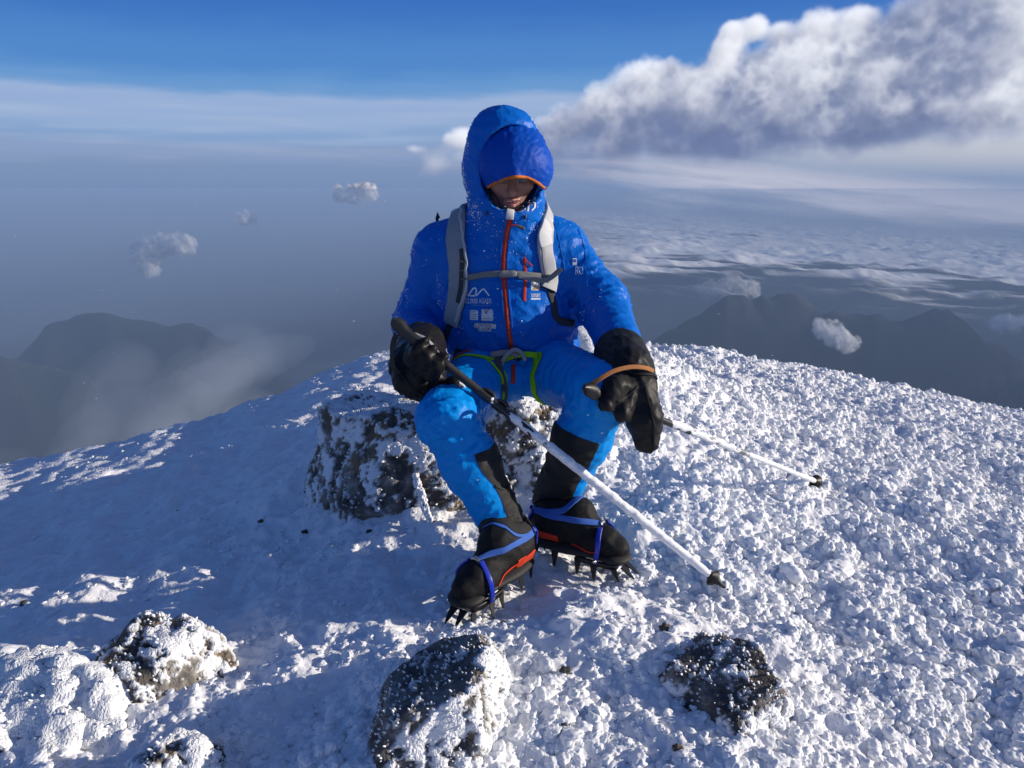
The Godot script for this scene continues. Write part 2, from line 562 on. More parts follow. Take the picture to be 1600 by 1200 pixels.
func ground(x: float, z: float) -> float:
	var y := ground_smooth(x, z)
	var r := sqrt(x * x + z * z)
	if r > 40.0:
		return maxf(y, -2160.0) + g_big.get_noise_2d(x * 0.02, z * 0.02) * r * 0.02
	var p := popcorn(x, z)
	y += g_big.get_noise_2d(x, z) * 0.05
	y += g_mid.get_noise_2d(x, z) * lerpf(0.030, 0.032, p)
	var crumb := sstep(1.75, 1.45, -z + absf(x) * 0.1)
	var amp := lerpf(0.008, 0.013, maxf(p, crumb * 0.8))
	if r < 10.0:
		y += g_fin.get_noise_2d(x, z) * amp
		y += (g_scale.get_noise_2d(x + g_mid.get_noise_2d(x, z) * 0.08, z * 1.5) + 0.7) * 0.014 * (1.0 - p)
		y -= (g_cell.get_noise_2d(x, z) + 0.6) * lerpf(0.009, 0.02, maxf(p, crumb * 0.6))
	return y

func build_ground() -> void:
	var az := []
	var k := 0.0036
	var a := -PI
	while a < PI - 0.01:
		az.append(a)
		a += k if absf(a) < 0.80 else (0.012 if absf(a) < 0.9 else 0.11)
	var radii := [0.05, 0.2, 0.4, 0.6, 0.75]
	var r := 0.85
	while r < 9.0:
		radii.append(r)
		r *= 1.0 + k
	while r < 3300.0:
		radii.append(r)
		r *= 1.085
	var v := PackedVector3Array()
	var c := PackedColorArray()
	var na := az.size()
	var nd := noise(17, 3.0, 4)
	for R in radii:
		for t in az:
			var x: float = sin(t) * R
			var z: float = -cos(t) * R
			v.append(Vector3(x, ground(x, z), z))
			var w := 0.86 + 0.05 * nd.get_noise_2d(x * 3.0, z * 3.0)
			c.append(Color(w, w, w * 1.01))
	var idx := grid_index(radii.size(), na, true, true)
	idx.append_array([])
	var m := arr_mesh(v, idx, PackedVector3Array(), c)
	var sm := vmat(0.75)
	sm.metallic_specular = 0.3
	with_relief(sm, noise_tex(71, 0.03, 5, 512), 0.35, 3.0)
	tag(obj("snow_ground", m, sm), "white rime crusted snow of the summit falling away on all sides", "", "", "structure")

# ------------------------------------------------------------------ soft shapes: distance fields on a grid, meshed as surface nets
class Field:
	var o: Vector3
	var h: float
	var nx: int
	var ny: int
	var nz: int
	var f: PackedFloat32Array

	func _init(lo: Vector3, hi: Vector3, cell: float) -> void:
		o = lo
		h = cell
		nx = int(ceil((hi.x - lo.x) / h)) + 1
		ny = int(ceil((hi.y - lo.y) / h)) + 1
		nz = int(ceil((hi.z - lo.z) / h)) + 1
		f = PackedFloat32Array()
		f.resize(nx * ny * nz)
		f.fill(1.0)

	func span(lo: Vector3, hi: Vector3) -> Array:
		return [maxi(0, int(floor((lo.x - o.x) / h))), mini(nx - 1, int(ceil((hi.x - o.x) / h))), maxi(0, int(floor((lo.y - o.y) / h))), mini(ny - 1, int(ceil((hi.y - o.y) / h))), maxi(0, int(floor((lo.z - o.z) / h))), mini(nz - 1, int(ceil((hi.z - o.z) / h)))]

	# tapered capsule; flat < 1 presses it along the axis "press"
	func bone(a: Vector3, b: Vector3, ra: float, rb: float, k := 0.03, press := Vector3.ZERO, flat := 1.0) -> void:
		var m := maxf(ra, rb) / minf(1.0, flat) + k + h * 2.0
		var mm := Vector3(m, m, m)
		var s := span(Vector3(minf(a.x, b.x), minf(a.y, b.y), minf(a.z, b.z)) - mm, Vector3(maxf(a.x, b.x), maxf(a.y, b.y), maxf(a.z, b.z)) + mm)
		var ba := b - a
		var bb := maxf(ba.dot(ba), 1e-9)
		for z in range(s[4], s[5] + 1):
			for y in range(s[2], s[3] + 1):
				var at: int = (z * ny + y) * nx + s[0]
				var p := o + Vector3(s[0], y, z) * h - a
				for x in range(s[0], s[1] + 1):
					var t := clampf(p.dot(ba) / bb, 0.0, 1.0)
					var q := p - ba * t
					var d: float
					if flat != 1.0:
						var w := q.dot(press)
						q += press * (w / flat - w)
						d = (q.length() - lerpf(ra, rb, t)) * (flat if flat < 1.0 else 1.0)
					else:
						d = q.length() - lerpf(ra, rb, t)
					var e := f[at]
					var g := k - absf(d - e)
					f[at] = (minf(d, e) - (g * g * 0.25 / k if g > 0.0 else 0.0))
					at += 1
					p.x += h

	func ball(c: Vector3, r: Vector3, k := 0.03, turn := Basis.IDENTITY, carve := false) -> void:
		var m := maxf(r.x, maxf(r.y, r.z)) + k + h * 2.0
		var s := span(c - Vector3(m, m, m), c + Vector3(m, m, m))
		var inv := turn.transposed()
		var ir := Vector3(1 / r.x, 1 / r.y, 1 / r.z)
		for z in range(s[4], s[5] + 1):
			for y in range(s[2], s[3] + 1):
				var at: int = (z * ny + y) * nx + s[0]
				for x in range(s[0], s[1] + 1):
					var q := inv * (o + Vector3(x, y, z) * h - c) * ir
					var k0 := q.length()
					var k1 := (q * ir).length()
					var d := k0 * (k0 - 1.0) / k1 if k1 > 1e-6 else -minf(r.x, minf(r.y, r.z))
					var e := f[at]
					if carve:
						d = -d
						var g := k - absf(d - e)
						f[at] = maxf(d, e) + (g * g * 0.25 / k if g > 0.0 else 0.0)
					else:
						var g := k - absf(d - e)
						f[at] = minf(d, e) - (g * g * 0.25 / k if g > 0.0 else 0.0)
					at += 1

	# change the field near its surface: fn(p, d) -> new d
	func alter(fn: Callable, within := 0.03) -> void:
		var at := 0
		for z in nz:
			for y in ny:
				for x in nx:
					var d := f[at]
					if d < within and d > -within:
						f[at] = fn.call(o + Vector3(x, y, z) * h, d)
					at += 1

	func sample(p: Vector3) -> float:
		var q := (p - o) / h
		var x := clampi(int(floor(q.x)), 0, nx - 2)
		var y := clampi(int(floor(q.y)), 0, ny - 2)
		var z := clampi(int(floor(q.z)), 0, nz - 2)
		q -= Vector3(x, y, z)
		var a := (z * ny + y) * nx + x
		var b := a + nx * ny
		return lerpf(lerpf(lerpf(f[a], f[a + 1], q.x), lerpf(f[a + nx], f[a + nx + 1], q.x), q.y), lerpf(lerpf(f[b], f[b + 1], q.x), lerpf(f[b + nx], f[b + nx + 1], q.x), q.y), q.z)

	func grad(p: Vector3) -> Vector3:
		var e := h
		return Vector3(sample(p + Vector3(e, 0, 0)) - sample(p - Vector3(e, 0, 0)), sample(p + Vector3(0, e, 0)) - sample(p - Vector3(0, e, 0)), sample(p + Vector3(0, 0, e)) - sample(p - Vector3(0, 0, e))) / (2 * e)

	# first point of the surface along a ray, or the start when there is none
	func hit(p: Vector3, dir: Vector3, reach := 1.0) -> Vector3:
		var step := h * 0.7
		var d := dir.normalized()
		var q := p
		for i in int(reach / step):
			if sample(q) < 0.0:
				var lo := q - d * step
				var hi := q
				for k in 7:
					var m := (lo + hi) * 0.5
					if sample(m) < 0.0: hi = m
					else: lo = m
				return (lo + hi) * 0.5
			q += d * step
		return p

	func snap(p: Vector3) -> Vector3:
		for i in 8:
			var d := sample(p)
			var g := grad(p)
			p -= g * clampf(d / maxf(g.length_squared(), 0.05), -0.02, 0.02)
		return p

	func nets() -> Dictionary:
		var v := PackedVector3Array()
		var idx := PackedInt32Array()
		var n := PackedVector3Array()
		var cell := PackedInt32Array()
		cell.resize(nx * ny * nz)
		cell.fill(-1)
		var off := [0, 1, nx, nx + 1, nx * ny, nx * ny + 1, nx * ny + nx, nx * ny + nx + 1]
		var far := h * 3.6
		var plane := nx * ny
		var edges := [[0, 1], [2, 3], [4, 5], [6, 7], [0, 2], [1, 3], [4, 6], [5, 7], [0, 4], [1, 5], [2, 6], [3, 7]]
		var cp := []
		for k in 8: cp.append(Vector3(k & 1, (k >> 1) & 1, (k >> 2) & 1))
		for z in nz - 1:
			for y in ny - 1:
				var a := (z * ny + y) * nx
				for x in nx - 1:
					var f0 := f[a]
					if f0 < far and f0 > -far:
						var mask := 0
						for k in 8:
							if f[a + off[k]] < 0.0: mask |= 1 << k
						if mask != 0 and mask != 255:
							var s := Vector3.ZERO
							var c := 0
							for e in edges:
								var i: int = e[0]
								var j: int = e[1]
								if ((mask >> i) & 1) != ((mask >> j) & 1):
									var fi := f[a + off[i]]
									var fj := f[a + off[j]]
									s += (cp[i] as Vector3).lerp(cp[j], fi / (fi - fj))
									c += 1
							cell[a] = v.size()
							var w := Vector3(x, y, z) + s / c
							v.append(o + w * h)
					a += 1
		for z in range(1, nz - 1):
			for y in range(1, ny - 1):
				var a := (z * ny + y) * nx + 1
				for x in range(1, nx - 1):
					var f0 := f[a]
					if f0 < far and f0 > -far:
						var ins := f0 < 0.0
						if (f[a + 1] < 0.0) != ins: quad(idx, cell[a], cell[a - nx], cell[a - nx - plane], cell[a - plane], ins)
						if (f[a + nx] < 0.0) != ins: quad(idx, cell[a], cell[a - plane], cell[a - plane - 1], cell[a - 1], ins)
						if (f[a + plane] < 0.0) != ins: quad(idx, cell[a], cell[a - 1], cell[a - 1 - nx], cell[a - nx], ins)
					a += 1
		for p in v: n.append(grad(p).normalized())
		return {"v": v, "i": idx, "n": n}

	func quad(idx: PackedInt32Array, a: int, b: int, c: int, d: int, ins: bool) -> void:
		if a < 0 or b < 0 or c < 0 or d < 0: return
		if ins: idx.append_array([a, c, b, a, d, c])
		else: idx.append_array([a, b, c, a, c, d])

func net_mesh(m: Dictionary, colors := PackedColorArray()) -> ArrayMesh:
	return arr_mesh(m.v, m.i, m.n, colors)

# cut a mesh where fn(p) changes sign: [where fn >= 0, where fn < 0]
func split(m: Dictionary, fn: Callable) -> Array:
	var out := [{"v": PackedVector3Array(), "i": PackedInt32Array(), "n": PackedVector3Array()}, {"v": PackedVector3Array(), "i": PackedInt32Array(), "n": PackedVector3Array()}]
	var val := PackedFloat32Array()
	for p in m.v: val.append(fn.call(p))
	var maps := [{}, {}]
	for t in range(0, m.i.size(), 3):
		for side in 2:
			var sg := 1.0 if side == 0 else -1.0
			var poly := []
			for e in 3:
				var i: int = m.i[t + e]
				var j: int = m.i[t + (e + 1) % 3]
				var a := val[i] * sg
				var b := val[j] * sg
				if a >= 0.0: poly.append(i)
				if (a >= 0.0) != (b >= 0.0):
					poly.append(Vector2i(mini(i, j), maxi(i, j)))
			if poly.size() < 3: continue
			var ids := []
			for q in poly:
				if not maps[side].has(q):
					maps[side][q] = out[side].v.size()
					if q is int:
						out[side].v.append(m.v[q])
						out[side].n.append(m.n[q])
					else:
						var w: float = val[q.x] / (val[q.x] - val[q.y])
						out[side].v.append(m.v[q.x].lerp(m.v[q.y], w))
						out[side].n.append(m.n[q.x].lerp(m.n[q.y], w).normalized())
				ids.append(maps[side][q])
			for k in range(1, ids.size() - 1):
				out[side].i.append_array([ids[0], ids[k], ids[k + 1]])
	return out

func inflate(m: Dictionary, by: float) -> Dictionary:
	var v := PackedVector3Array()
	for k in m.v.size(): v.append(m.v[k] + m.n[k] * by)
	return {"v": v, "i": m.i, "n": m.n}

func joined(a: Dictionary, b: Dictionary) -> Dictionary:
	var k: int = a.v.size()
	var v: PackedVector3Array = a.v.duplicate()
	v.append_array(b.v)
	var n: PackedVector3Array = a.n.duplicate()
	n.append_array(b.n)
	var i: PackedInt32Array = a.i.duplicate()
	for q in b.i: i.append(q + k)
	return {"v": v, "i": i, "n": n}

func curve(pts: Array, step: float) -> PackedVector3Array:
	var c := Curve3D.new()
	c.bake_interval = step
	for i in pts.size():
		var a: Vector3 = pts[maxi(i - 1, 0)]
		var b: Vector3 = pts[mini(i + 1, pts.size() - 1)]
		var tn := (b - a) / 6.0
		c.add_point(pts[i], -tn, tn)
	return c.get_baked_points()

# a webbing strap laid on a soft shape: box section, width across, thickness outward
func strap(fd: Field, pts: Array, width: float, thick: float, lift := 0.0, snapping := true, up := Vector3.ZERO) -> Dictionary:
	var line := curve(pts, 0.008)
	var v := PackedVector3Array()
	var n := PackedVector3Array()
	var idx := PackedInt32Array()
	var pos := PackedVector3Array()
	var nor := PackedVector3Array()
	for p in line:
		var q := fd.snap(p) if snapping else p
		var g := fd.grad(q).normalized() if up == Vector3.ZERO else up.normalized()
		pos.append(q)
		nor.append(g)
	for pass_ in 3:
		for k in range(1, pos.size() - 1):
			pos[k] = (pos[k - 1] + pos[k] * 2.0 + pos[k + 1]) * 0.25
			nor[k] = (nor[k - 1] + nor[k] + nor[k + 1]).normalized()
	var m := pos.size()
	for k in m:
		var t := (pos[mini(k + 1, m - 1)] - pos[maxi(k - 1, 0)]).normalized()
		var s := t.cross(nor[k]).normalized()
		var g := s.cross(t).normalized()
		var c := pos[k] + g * lift
		var w := width * 0.5
		for q in [[-w, 0.0, -0.4, -1.0], [-w, 1.0, -1.0, 0.4], [-w * 0.82, 1.25, -0.2, 1.0], [w * 0.82, 1.25, 0.2, 1.0], [w, 1.0, 1.0, 0.4], [w, 0.0, 0.4, -1.0]]:
			var side: Vector3 = c + s * q[0]
			if snapping and lift < 0.004 and width > 0.012:
				# the edges follow the cloth
				var d := fd.sample(side)
				side -= g * clampf(d, -0.006, 0.006)
			v.append(side + g * thick * q[1])
			n.append((s * q[2] + g * q[3]).normalized())
	for k in m - 1:
		for j in 6:
			var a := k * 6 + j
			var b := k * 6 + (j + 1) % 6
			idx.append_array([a, b, a + 6, b, b + 6, a + 6])
	for e in [0, (m - 1) * 6]:
		for j in range(1, 5):
			idx.append_array([e, e + j, e + j + 1] if e > 0 else [e, e + j + 1, e + j])
	return {"v": v, "i": idx, "n": n}

# a round tube along points; radii one per point
func tube(pts: Array, radii: Array, sides := 10, cap := true) -> Dictionary:
	var v := PackedVector3Array()
	var n := PackedVector3Array()
	var idx := PackedInt32Array()
	var m := pts.size()
	var t0: Vector3 = (pts[1] - pts[0]).normalized()
	var s := t0.cross(Vector3.UP if absf(t0.y) < 0.9 else Vector3.RIGHT).normalized()
	for k in m:
		var t: Vector3 = (pts[mini(k + 1, m - 1)] - pts[maxi(k - 1, 0)]).normalized()
		s = (s - t * s.dot(t)).normalized()
		var u := t.cross(s)
		for j in sides:
			var a := TAU * j / sides
			var d := s * cos(a) + u * sin(a)
			v.append(pts[k] + d * radii[k])
			n.append(d)
	for k in m - 1:
		for j in sides:
			var a := k * sides + j
			var b := k * sides + (j + 1) % sides
			idx.append_array([a, b, a + sides, b, b + sides, a + sides])
	if cap:
		for e in [0, m - 1]:
			var t: Vector3 = (pts[1] - pts[0]).normalized() * -1.0 if e == 0 else (pts[m - 1] - pts[m - 2]).normalized()
			var c := v.size()
			v.append(pts[e])
			n.append(t)
			for j in sides:
				v.append(v[e * sides + j])
				n.append(t)
			for j in sides:
				var a := c + 1 + j
				var b := c + 1 + (j + 1) % sides
				idx.append_array([c, b, a] if e == 0 else [c, a, b])
	return {"v": v, "i": idx, "n": n}

# the largest connected piece of a mesh
func main_piece(m: Dictionary) -> Dictionary:
	var up := PackedInt32Array(range(m.v.size()))
	var find := func(a: int) -> int:
		while up[a] != a:
			up[a] = up[up[a]]
			a = up[a]
		return a
	for t in range(0, m.i.size(), 3):
		var a: int = find.call(m.i[t])
		for e in [1, 2]:
			var b: int = find.call(m.i[t + e])
			if a != b: up[b] = a
	var count := {}
	for t in range(0, m.i.size(), 3):
		var a: int = find.call(m.i[t])
		count[a] = count.get(a, 0) + 1
	var best := -1
	for a in count:
		if best < 0 or count[a] > count[best]: best = a
	var idx := PackedInt32Array()
	for t in range(0, m.i.size(), 3):
		if find.call(m.i[t]) == best: idx.append_array([m.i[t], m.i[t + 1], m.i[t + 2]])
	return {"v": m.v, "i": idx, "n": m.n}

# ------------------------------------------------------------------ the climber
const HIP_R := Vector3(-0.085, 0.475, -2.42)
const HIP_L := Vector3(0.095, 0.485, -2.42)
const KNEE_R := Vector3(-0.165, 0.448, -1.955)
const KNEE_L := Vector3(0.238, 0.508, -2.005)
const ANKLE_R := Vector3(-0.020, 0.155, -1.945)
const ANKLE_L := Vector3(0.118, 0.155, -2.14)
const SHOULDER_R := Vector3(-0.222, 0.835, -2.49)
const SHOULDER_L := Vector3(0.148, 0.845, -2.49)
const ELBOW_R := Vector3(-0.302, 0.60, -2.53)
const ELBOW_L := Vector3(0.272, 0.685, -2.39)
const WRIST_R := Vector3(-0.262, 0.572, -2.215)
const WRIST_L := Vector3(0.300, 0.580, -2.075)
var jacket_f: Field
var trousers_f: Field
var hood_f: Field
var boot_r_f: Field
var boot_l_f: Field
var fold := noise(81, 9.0, 2)
var fold2 := noise(82, 26.0, 2)
var fold3 := noise(83, 60.0, 1)

func creases(n: FastNoiseLite, p: Vector3, across: Vector3, squash := 3.2) -> float:
	# ridged folds that run square to "across"
	var q := p + across * (p.dot(across) * (squash - 1.0))
	var v := n.get_noise_3dv(q)
	return 1.0 - sqrt(absf(v) * 2.2 + 0.02)

func near_seg(p: Vector3, a: Vector3, b: Vector3) -> Vector2:
	var ba := b - a
	var t := clampf((p - a).dot(ba) / ba.length_squared(), 0.0, 1.0)
	return Vector2((p - a - ba * t).length(), t)

func cloth(c: Color, rough := 0.5, weave := 0.02, scale := 90.0) -> StandardMaterial3D:
	var m := mat(c, rough)
	m.metallic_specular = 0.28
	with_relief(m, crumple_tex if scale < 70.0 else weave_tex, weave * (3.2 if scale < 70.0 else 1.0), 4.5 if scale < 70.0 else scale * 0.2)
	return m

var weave_tex: NoiseTexture2D
var crumple_tex: NoiseTexture2D

func build_person() -> void:
	weave_tex = noise_tex(91, 0.035, 4, 512)
	crumple_tex = noise_tex(92, 0.009, 3, 512)
	crumple_tex.noise.fractal_type = FastNoiseLite.FRACTAL_RIDGED
	var blue := cloth(Color(0.001, 0.125, 0.53), 0.42, 0.08, 60.0)
	var blue_trouser := cloth(Color(0.001, 0.245, 0.70), 0.40, 0.08, 60.0)
	var navy := cloth(Color(0.001, 0.065, 0.42), 0.5, 0.06, 90.0)
	var black := cloth(Color(0.012, 0.012, 0.013), 0.55, 0.05, 120.0)
	var leather := cloth(Color(0.013, 0.0125, 0.012), 0.42, 0.04, 60.0)
	var skin := mat(Color(0.33, 0.165, 0.115), 0.5)
	skin.subsurf_scatter_enabled = true
	skin.subsurf_scatter_strength = 0.15
	var red := cloth(Color(0.62, 0.045, 0.018), 0.5)
	var orange := cloth(Color(0.62, 0.16, 0.022), 0.6)
	var white := cloth(Color(0.78, 0.78, 0.78), 0.6)
	var who := thing("person", "mountaineer in blue hooded jacket and trousers sitting on a boulder, head bowed, holding two poles", "person", Vector3.ZERO)

	# body: one surface under the clothes, with a finely shaped face
	var bf := Field.new(Vector3(-0.42, 0.02, -2.68), Vector3(0.42, 1.02, -1.86), 0.016)
	bf.bone(Vector3(-0.10, 0.80, -2.48), Vector3(-0.06, 0.52, -2.44), 0.085, 0.09, 0.05)
	bf.bone(Vector3(0.03, 0.80, -2.48), Vector3(0.07, 0.52, -2.44), 0.085, 0.09, 0.05)
	bf.bone(SHOULDER_R, SHOULDER_L, 0.045, 0.045, 0.05)
	bf.bone(Vector3(-0.03, 0.86, -2.48), Vector3(-0.01, 1.0, -2.42), 0.06, 0.058, 0.03)
	for s in [[SHOULDER_R, ELBOW_R, 0.048, 0.038], [ELBOW_R, WRIST_R, 0.038, 0.028], [SHOULDER_L, ELBOW_L, 0.048, 0.038], [ELBOW_L, WRIST_L, 0.038, 0.028], [HIP_R, KNEE_R, 0.075, 0.055], [KNEE_R, ANKLE_R, 0.052, 0.04], [HIP_L, KNEE_L, 0.075, 0.055], [KNEE_L, ANKLE_L, 0.052, 0.04]]:
		bf.bone(s[0], s[1], s[2], s[3], 0.03)
	var hf := Field.new(Vector3(-0.11, 0.92, -2.56), Vector3(0.11, 1.21, -2.26), 0.0034)
	var hc := Vector3(-0.004, 1.070, -2.412)
	var nod := Basis(Vector3.RIGHT, 0.30) * Basis(Vector3.UP, 0.05)   # head bowed
	var hp := func(x: float, y: float, z: float) -> Vector3: return hc + nod * Vector3(x, y, z)
	hf.ball(hp.call(0, 0.015, -0.01), Vector3(0.075, 0.098, 0.092), 0.02, nod)
	hf.bone(hp.call(0, -0.03, 0.03), hp.call(0, -0.085, 0.062), 0.062, 0.034, 0.03)
	hf.bone(hp.call(0, -0.04, -0.03), hp.call(0, -0.16, -0.05), 0.055, 0.056, 0.03)
	hf.bone(hp.call(0, 0.008, 0.083), hp.call(0, -0.030, 0.108), 0.009, 0.0125, 0.012)      # nose
	for s in [-1.0, 1.0]:
		hf.ball(hp.call(0.011 * s, -0.033, 0.098), Vector3(0.0075, 0.0068, 0.009), 0.006, nod)  # nostril wings
		hf.ball(hp.call(0.038 * s, -0.022, 0.066), Vector3(0.024, 0.02, 0.017), 0.016, nod)     # cheeks
		hf.bone(hp.call(0.012 * s, 0.018, 0.086), hp.call(0.046 * s, 0.019, 0.070), 0.008, 0.007, 0.012) # brows
		hf.ball(hp.call(0.031 * s, 0.001, 0.079), Vector3(0.0155, 0.0105, 0.009), 0.004, nod, true)  # eye hollows
		hf.ball(hp.call(0.031 * s, 0.001, 0.070), Vector3(0.0125, 0.0115, 0.0125), 0.003, nod)      # eyes
		hf.ball(hp.call(0.077 * s, -0.005, -0.012), Vector3(0.008, 0.03, 0.018), 0.008, nod)   # ears
		hf.bone(hp.call(0.002 * s, -0.0555, 0.0985), hp.call(0.025 * s, -0.054, 0.083), 0.0052, 0.003, 0.004) # upper lip
		hf.bone(hp.call(0.002 * s, -0.0705, 0.0955), hp.call(0.020 * s, -0.066, 0.083), 0.0062, 0.0035, 0.004) # lower lip
	hf.bone(hp.call(-0.024, -0.0605, 0.094), hp.call(0.024, -0.0605, 0.094), 0.0035, 0.0035, 0.003)
	hf.ball(hp.call(0, -0.0617, 0.10), Vector3(0.0225, 0.0038, 0.014), 0.002, nod, true)   # parted mouth
	hf.ball(hp.call(0, -0.098, 0.072), Vector3(0.02, 0.014, 0.018), 0.014, nod)   # chin
	hf.ball(hp.call(0, -0.045, 0.109), Vector3(0.004, 0.008, 0.004), 0.006, nod, true)
	var head := hf.nets()
	var pores := noise(95, 220.0, 2)
	var tone := PackedColorArray()
	for p in head.v:
		var q: Vector3 = nod.transposed() * (p - hc)
		var c := Color(0.36, 0.18, 0.125)
		var lip := maxf(1.0 - Vector2(q.x / 0.028, (q.y + 0.063) / 0.0135).length(), 0.0) * sstep(0.074, 0.082, q.z)
		c = c.lerp(Color(0.42, 0.15, 0.12), clampf(lip * 3.0, 0, 1))
		var beard := sstep(-0.035, -0.055, q.y) * (1.0 - clampf(lip * 4.0, 0, 1)) * sstep(-0.03, 0.03, q.z)
		c = c.lerp(Color(0.12, 0.07, 0.05), beard * (0.35 + 0.35 * pores.get_noise_3dv(p * 2.0)))
		c = c.lerp(Color(0.45, 0.17, 0.12), 0.5 * clampf(1.0 - q.distance_to(Vector3(0, -0.032, 0.112)) / 0.022, 0, 1))
		tone.append(c)
	var torso := bf.nets()
	for p in torso.v: tone.append(Color(0.36, 0.18, 0.125))
	var skin_v := vmat(0.48)
	skin_v.subsurf_scatter_enabled = true
	skin_v.subsurf_scatter_strength = 0.1
	obj("body", net_mesh(joined(head, torso), tone), skin_v, who)
	# teeth in the parted mouth
	var teeth := Field.new(hc + Vector3(-0.04, -0.09, 0.04), hc + Vector3(0.04, -0.02, 0.13), 0.0022)
	for k in range(-3, 4):
		var tx := k * 0.0056
		teeth.ball(hp.call(tx, -0.0590, 0.0895 - tx * tx * 9.0), Vector3(0.0029, 0.0042, 0.003), 0.0006, nod)
	obj("teeth", net_mesh(teeth.nets()), mat(Color(0.66, 0.62, 0.54), 0.25), who)

	# sunglasses
	var glass := mat(Color(0.012, 0.012, 0.014), 0.06)
	glass.metallic_specular = 0.8
	var gl := obj("sunglasses", net_mesh(lens_shape(hc, nod)), glass, who)
	var arms := tube([hp.call(-0.064, 0.006, 0.072), hp.call(-0.078, 0.006, 0.03), hp.call(-0.079, 0.004, -0.03)], [0.003, 0.003, 0.003], 6)
	obj("temple", net_mesh(tube([hp.call(0.064, 0.006, 0.072), hp.call(0.078, 0.006, 0.03), hp.call(0.079, 0.004, -0.03)], [0.003, 0.003, 0.003], 6)), mat(Color(0.02, 0.02, 0.022), 0.3), gl)
	obj("temple", net_mesh(arms), mat(Color(0.02, 0.02, 0.022), 0.3), gl)

	build_jacket(who, blue, red, white)
	build_hood(who, blue, navy, orange)
	build_trousers(who, blue_trouser, black)
	build_mittens(who, leather, black)
	build_boots(who, red)
	build_frost(who)

func lens_shape(hc: Vector3, nod: Basis) -> Dictionary:
	var lf := Field.new(hc + Vector3(-0.09, -0.05, 0.0), hc + Vector3(0.09, 0.06, 0.13), 0.0035)
	for s in [-1.0, 1.0]:
		lf.ball(hc + nod * Vector3(0.034 * s, 0.0, 0.076), Vector3(0.031, 0.0225, 0.0065), 0.006, nod * Basis(Vector3.UP, 0.42 * s))
	lf.bone(hc + nod * Vector3(-0.012, 0.008, 0.092), hc + nod * Vector3(0.012, 0.008, 0.092), 0.0035, 0.0035, 0.003)
	return lf.nets()

